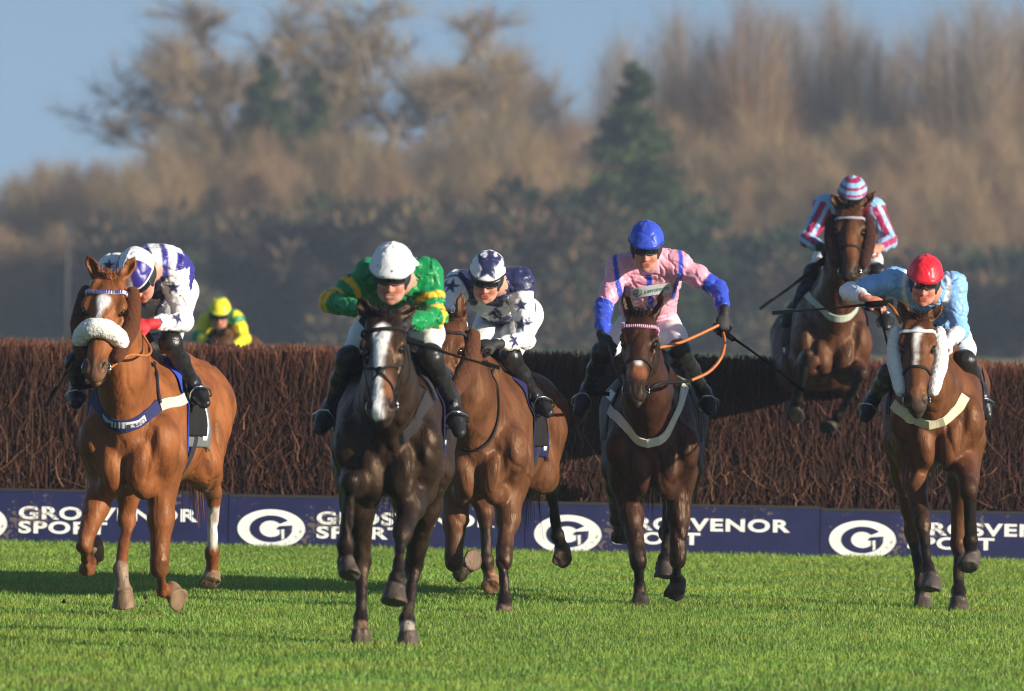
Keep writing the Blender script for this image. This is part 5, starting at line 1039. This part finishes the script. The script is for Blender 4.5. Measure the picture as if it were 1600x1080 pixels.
    # 5
    if K('5'):
        hh = HS.get(5); LB = (.30, .52, .78); MR = (.36, .02, .09)
        def cap5(q, col): z = q[:, 2] + .03; col[(np.sin(z * 2 * math.pi / .042 + .9) > .25)] = V(*MR); return col
        def silk5(v, tg, tp, rel, col, j):
            for i in (0, 1):
                for s_ in ('up', 'lo'): m = tg == s_ + str(i); a = g5['g']['sh' if s_ == 'up' else 'el'][i] if g5 else None
            x = rel[:, 0]; col[np.isin(tg, ['torso']) & (np.abs(x) < .12)] = V(*MR)
            for i in (0, 1):
                e0, e1, e2 = P(*((1283.5, 322) if i == 0 else (1367, 328)), 59.6), P(*((1259.6, 370) if i == 0 else (1391, 378)), 59.5), P(*((1285, 388) if i == 0 else (1373, 388)), 59.2)
                for s_, a, b_ in (('up', e0, e1), ('lo', e1, e2)):
                    m = tg == s_ + str(i); ax = nrm(b_ - a); sd = nrm(np.cross(ax, V(0, 1, 0))); d_ = (v - a) @ sd; col[m & (np.abs(d_ + .0) < .022)] = V(*MR); col[m & (np.abs(d_) > .05)] = V(*MR)
            return col
        g5 = None; hd = ((.6, -.7, -.1), (-.6, -.7, -.1)); J[5] = jockey(dict(Y=59.25, res=.0065, head=cG(382, 150, .16), face=(0, -.92, -.40), up=(0, -.38, .92), neck=cG(375, 185, .36), pelvis=cG(372, 350, 1.05), sh=(cG(275, 180, .34), cG(468, 195, .34)), el=(cG(205, 312, .25), cG(528, 318, .25)), wr=(cG(262, 345, .0), cG(488, 345, .0)),
            kn=(cG(225, 440, .45), cG(480, 440, .45)), an=(cG(155, 580, .7), cG(500, 590, .7)), toe=(cG(118, 640, .55), cG(515, 650, .55)), hd=hd, hn=((-.5, -.5, .7), (.5, -.5, .7)), hs=(1, -1), bare=(0, 1), silk=(LB, silk5), cap=(LB, cap5),
            label='jockey with striped maroon and pale blue cap on the horse leaping the fence', stir=stir_for(hh))); J[5]['hd'] = hd
        if hh: reins(hh, J[5], ('leather', 'leather'), None)
        whip([P(*cG(262, 400, 0)[:2], 59.2), P(*cG(150, 490, 0)[:2], 59.1), P(*cG(25, 580, 0)[:2], 59.0)], 'short black whip slanting down beside the leaping horse', .014)
    # 6
    if K('6'):
        hh = HS.get(6); SK = (.22, .45, .78)
        def silk6(v, tg, tp, rel, col, j):
            for i in (0, 1): col[((tg == 'lo%d' % i) & (tp['lo%d' % i] > (-.2, .25)[i])) | (tg == 'cuff%d' % i)] = V(*WHT)
            q = v - P(1446, 448, 49.3); t = np.isin(tg, ['torso', 'collar', 'up0', 'up1']); rr = np.hypot(q[:, 0], q[:, 2] * .75); col[t & (np.abs(rr - .130) < .012) & (q[:, 1] < .4)] = V(*WHT); return col
        hd = ((.85, -.4, -.25), (-.5, -.8, -.2)); J[6] = jockey(dict(Y=49.0, head=cG(665, 478, .06), face=(-.08, -.93, -.36), up=(.05, -.36, .93), neck=cG(690, 520, .28), pelvis=cG(725, 700, .95), sh=(cG(545, 475, .30), cG(775, 490, .30)), el=(cG(372, 520, .25), cG(805, 670, .25)), wr=(cG(438, 545, -.12), cG(758, 715, -.05)),
            kn=(cG(525, 840, .25), cG(826, 790, .22)), an=(cG(465, 930, .6), cG(880, 900, .5)), toe=(cG(432, 1010, .45), cG(905, 1000, .45)), hd=hd, hn=((.1, -.6, .8), (.2, -.5, .8)), hs=(1, -1), bare=(1, 0), glovec=[(.014, .013, .014), (.6, .6, .6)], silk=(SK, silk6), cap=((.75, .012, .03), lambda q, c: c), bandc=(.5, .01, .02), gup=.012,
            skin=(.55, .24, .16), label='jockey in sky blue silks with red cap on the bay with white fleece cheekpieces', stir=stir_for(hh))); J[6]['hd'] = hd
        if hh:
            reins(hh, J[6], ('leather', 'leather'), None)
            rein(hh, [P(*cG(520, 565, 0)[:2], 48.8), P(*cG(545, 590, 0)[:2], 48.75), P(*cG(570, 640, 0)[:2], 48.7)], 'tan', .010)
        whip([P(*cG(500, 562, 0)[:2], 48.80), P(*cG(300, 582, 0)[:2], 48.75), P(*cG(80, 600, 0)[:2], 48.7)], 'long dark whip held level to the left by the jockey with the red cap', .009)
    # 7, far behind the fence
    if K('7'):
        YE = (.80, .72, .02); GN = (.0, .20, .07); Y7 = 77.5; d7 = -.35
        def silk7(v, tg, tp, rel, col, j): t = tg == 'torso'; col[t & (np.abs(np.abs(rel[:, 0]) - .07) < .04)] = V(*GN); col[(tg == 'up1') & (tp['up1'] < .3)] = V(*GN); col[(tg == 'lo0') & (tp['lo0'] < .4)] = V(*GN); return col
        J[7] = jockey(dict(Y=Y7, res=.008, head=(343, 491, .1), face=(.05, -.92, -.38), up=(0, -.38, .92), neck=(347, 497, .32), pelvis=(350, 535, .95), sh=((324, 502, .3), (368, 500, .3)), el=((309, 525, .2), (383, 530, .2)), wr=((325, 538, -.05), (365, 541, -.05)), kn=((325, 560, .35), (370, 560, .35)), an=((318, 580, .6), (378, 580, .6)), toe=((316, 592, .45), (380, 592, .45)),
            hd=((.4, -.9, 0), (-.4, -.9, 0)), hn=((0, -.3, .9), (0, -.3, .9)), hs=(1, -1), silk=(YE, silk7), cap=(YE, lambda q, c: np.where((np.abs(q[:, :1]) < .03) & (q[:, 1:2] < .02), np.array([GN]), c)), bandc=GN, label='distant jockey in yellow and green silks behind the fence', stir=lambda p, i: None))
        horse(dict(Y=Y7, O=(348, 596), yaw=2, res=.014, label='brown horse hidden behind the fence under the yellow cap jockey', poll=(346, 526, -.35), muz=(344, 618, -.6), ears=((337, 513, -.33), (356, 513, -.33)),
            fore=(((335, 660, 0), (336, 705, .05), (336, 722, 0), (0, .1, 1)), ((362, 650, -.1), (362, 690, .1), (362, 705, .15), (0, .5, .8))), hind=((None, (332, 668, 1.5), (333, 718, 1.35), (333, 732, 1.3), UP), (None, (364, 668, 1.5), (363, 718, 1.35), (363, 732, 1.3), UP)), coat=(.10, .045, .02), points=(.02, .013, .01), bands=()))
def name_text(hh):
    if not hh: return
    cA = cc(60, 350, 3.176); q, nn = hh['S'].hit([cA(x, y, 0)[:2] for x, y in ((352, 946), (390, 957), (430, 963), (470, 962), (508, 956))], 45.5, 46.8, (0, 1), .004); q = catmull(q, 24); q, nn = hh['S'].proj(q, .016, (0, 1), 4)
    t, F = textmesh_simple('KIM BAILEY', .022, 1.0); L = np.linspace(0, 23, 200)[:, None]; T = np.gradient(q, axis=0); up = np.cross(nn, T); up /= np.linalg.norm(up, axis=1, keepdims=True); up *= np.sign(up[:, 2:3]); out = []
    for x, z in t: i = min(.06 + x * .88, 1) * 22.99; a = int(i); u = i - a; p = q[a] * (1 - u) + q[a + 1] * u; out.append(p + up[a] * (z - .012))
    mkobj('name_lettering', out, F, mat('name_print', (.03, .03, .06), rough=.6), hh['root'], hh['org'], smooth=False)
def textmesh_simple(s_, h_, w_):
    cu = bpy.data.curves.new('lettering', 'FONT'); cu.body = s_; cu.size = 1; cu.offset = .004; o = bpy.data.objects.new('lettering', cu); scene.collection.objects.link(o)
    dg = bpy.context.evaluated_depsgraph_get(); dg.update(); me = bpy.data.meshes.new_from_object(o.evaluated_get(dg)); bpy.data.objects.remove(o)
    v = np.array([p.co[:] for p in me.vertices])[:, :2]; lo, hi = v.min(0), v.max(0); v = (v - lo) / (hi - lo) * V(w_, h_); return v, [tuple(p.vertices) for p in me.polygons]
build_people()
# ------------------------------------------------------------------ haze
def build_haze():
    m = bpy.data.materials.new('haze_air'); m.use_nodes = True; t = m.node_tree; t.nodes.clear(); o = t.nodes.new('ShaderNodeOutputMaterial'); p = t.nodes.new('ShaderNodeVolumePrincipled')
    p.inputs['Color'].default_value = (.68, .80, 1.0, 1); p.inputs['Density'].default_value = HAZE; p.inputs['Anisotropy'].default_value = .1; t.links.new(p.outputs[0], o.inputs['Volume'])
    x0, x1, y0, y1, z0, z1 = -520, 520, -80, 720, -1.5, 22
    v = [(x, y, z) for x in (x0, x1) for y in (y0, y1) for z in (z0, z1)]; mkobj('haze', v, [(0, 1, 3, 2), (4, 6, 7, 5), (0, 4, 5, 1), (2, 3, 7, 6), (0, 2, 6, 4), (1, 5, 7, 3)], m, smooth=False, kind='stuff', label='thin pale winter haze over the racecourse and the far trees', cat='haze')
HAZE = .00042
if ONLY is None or 'h' in ONLY: build_haze()
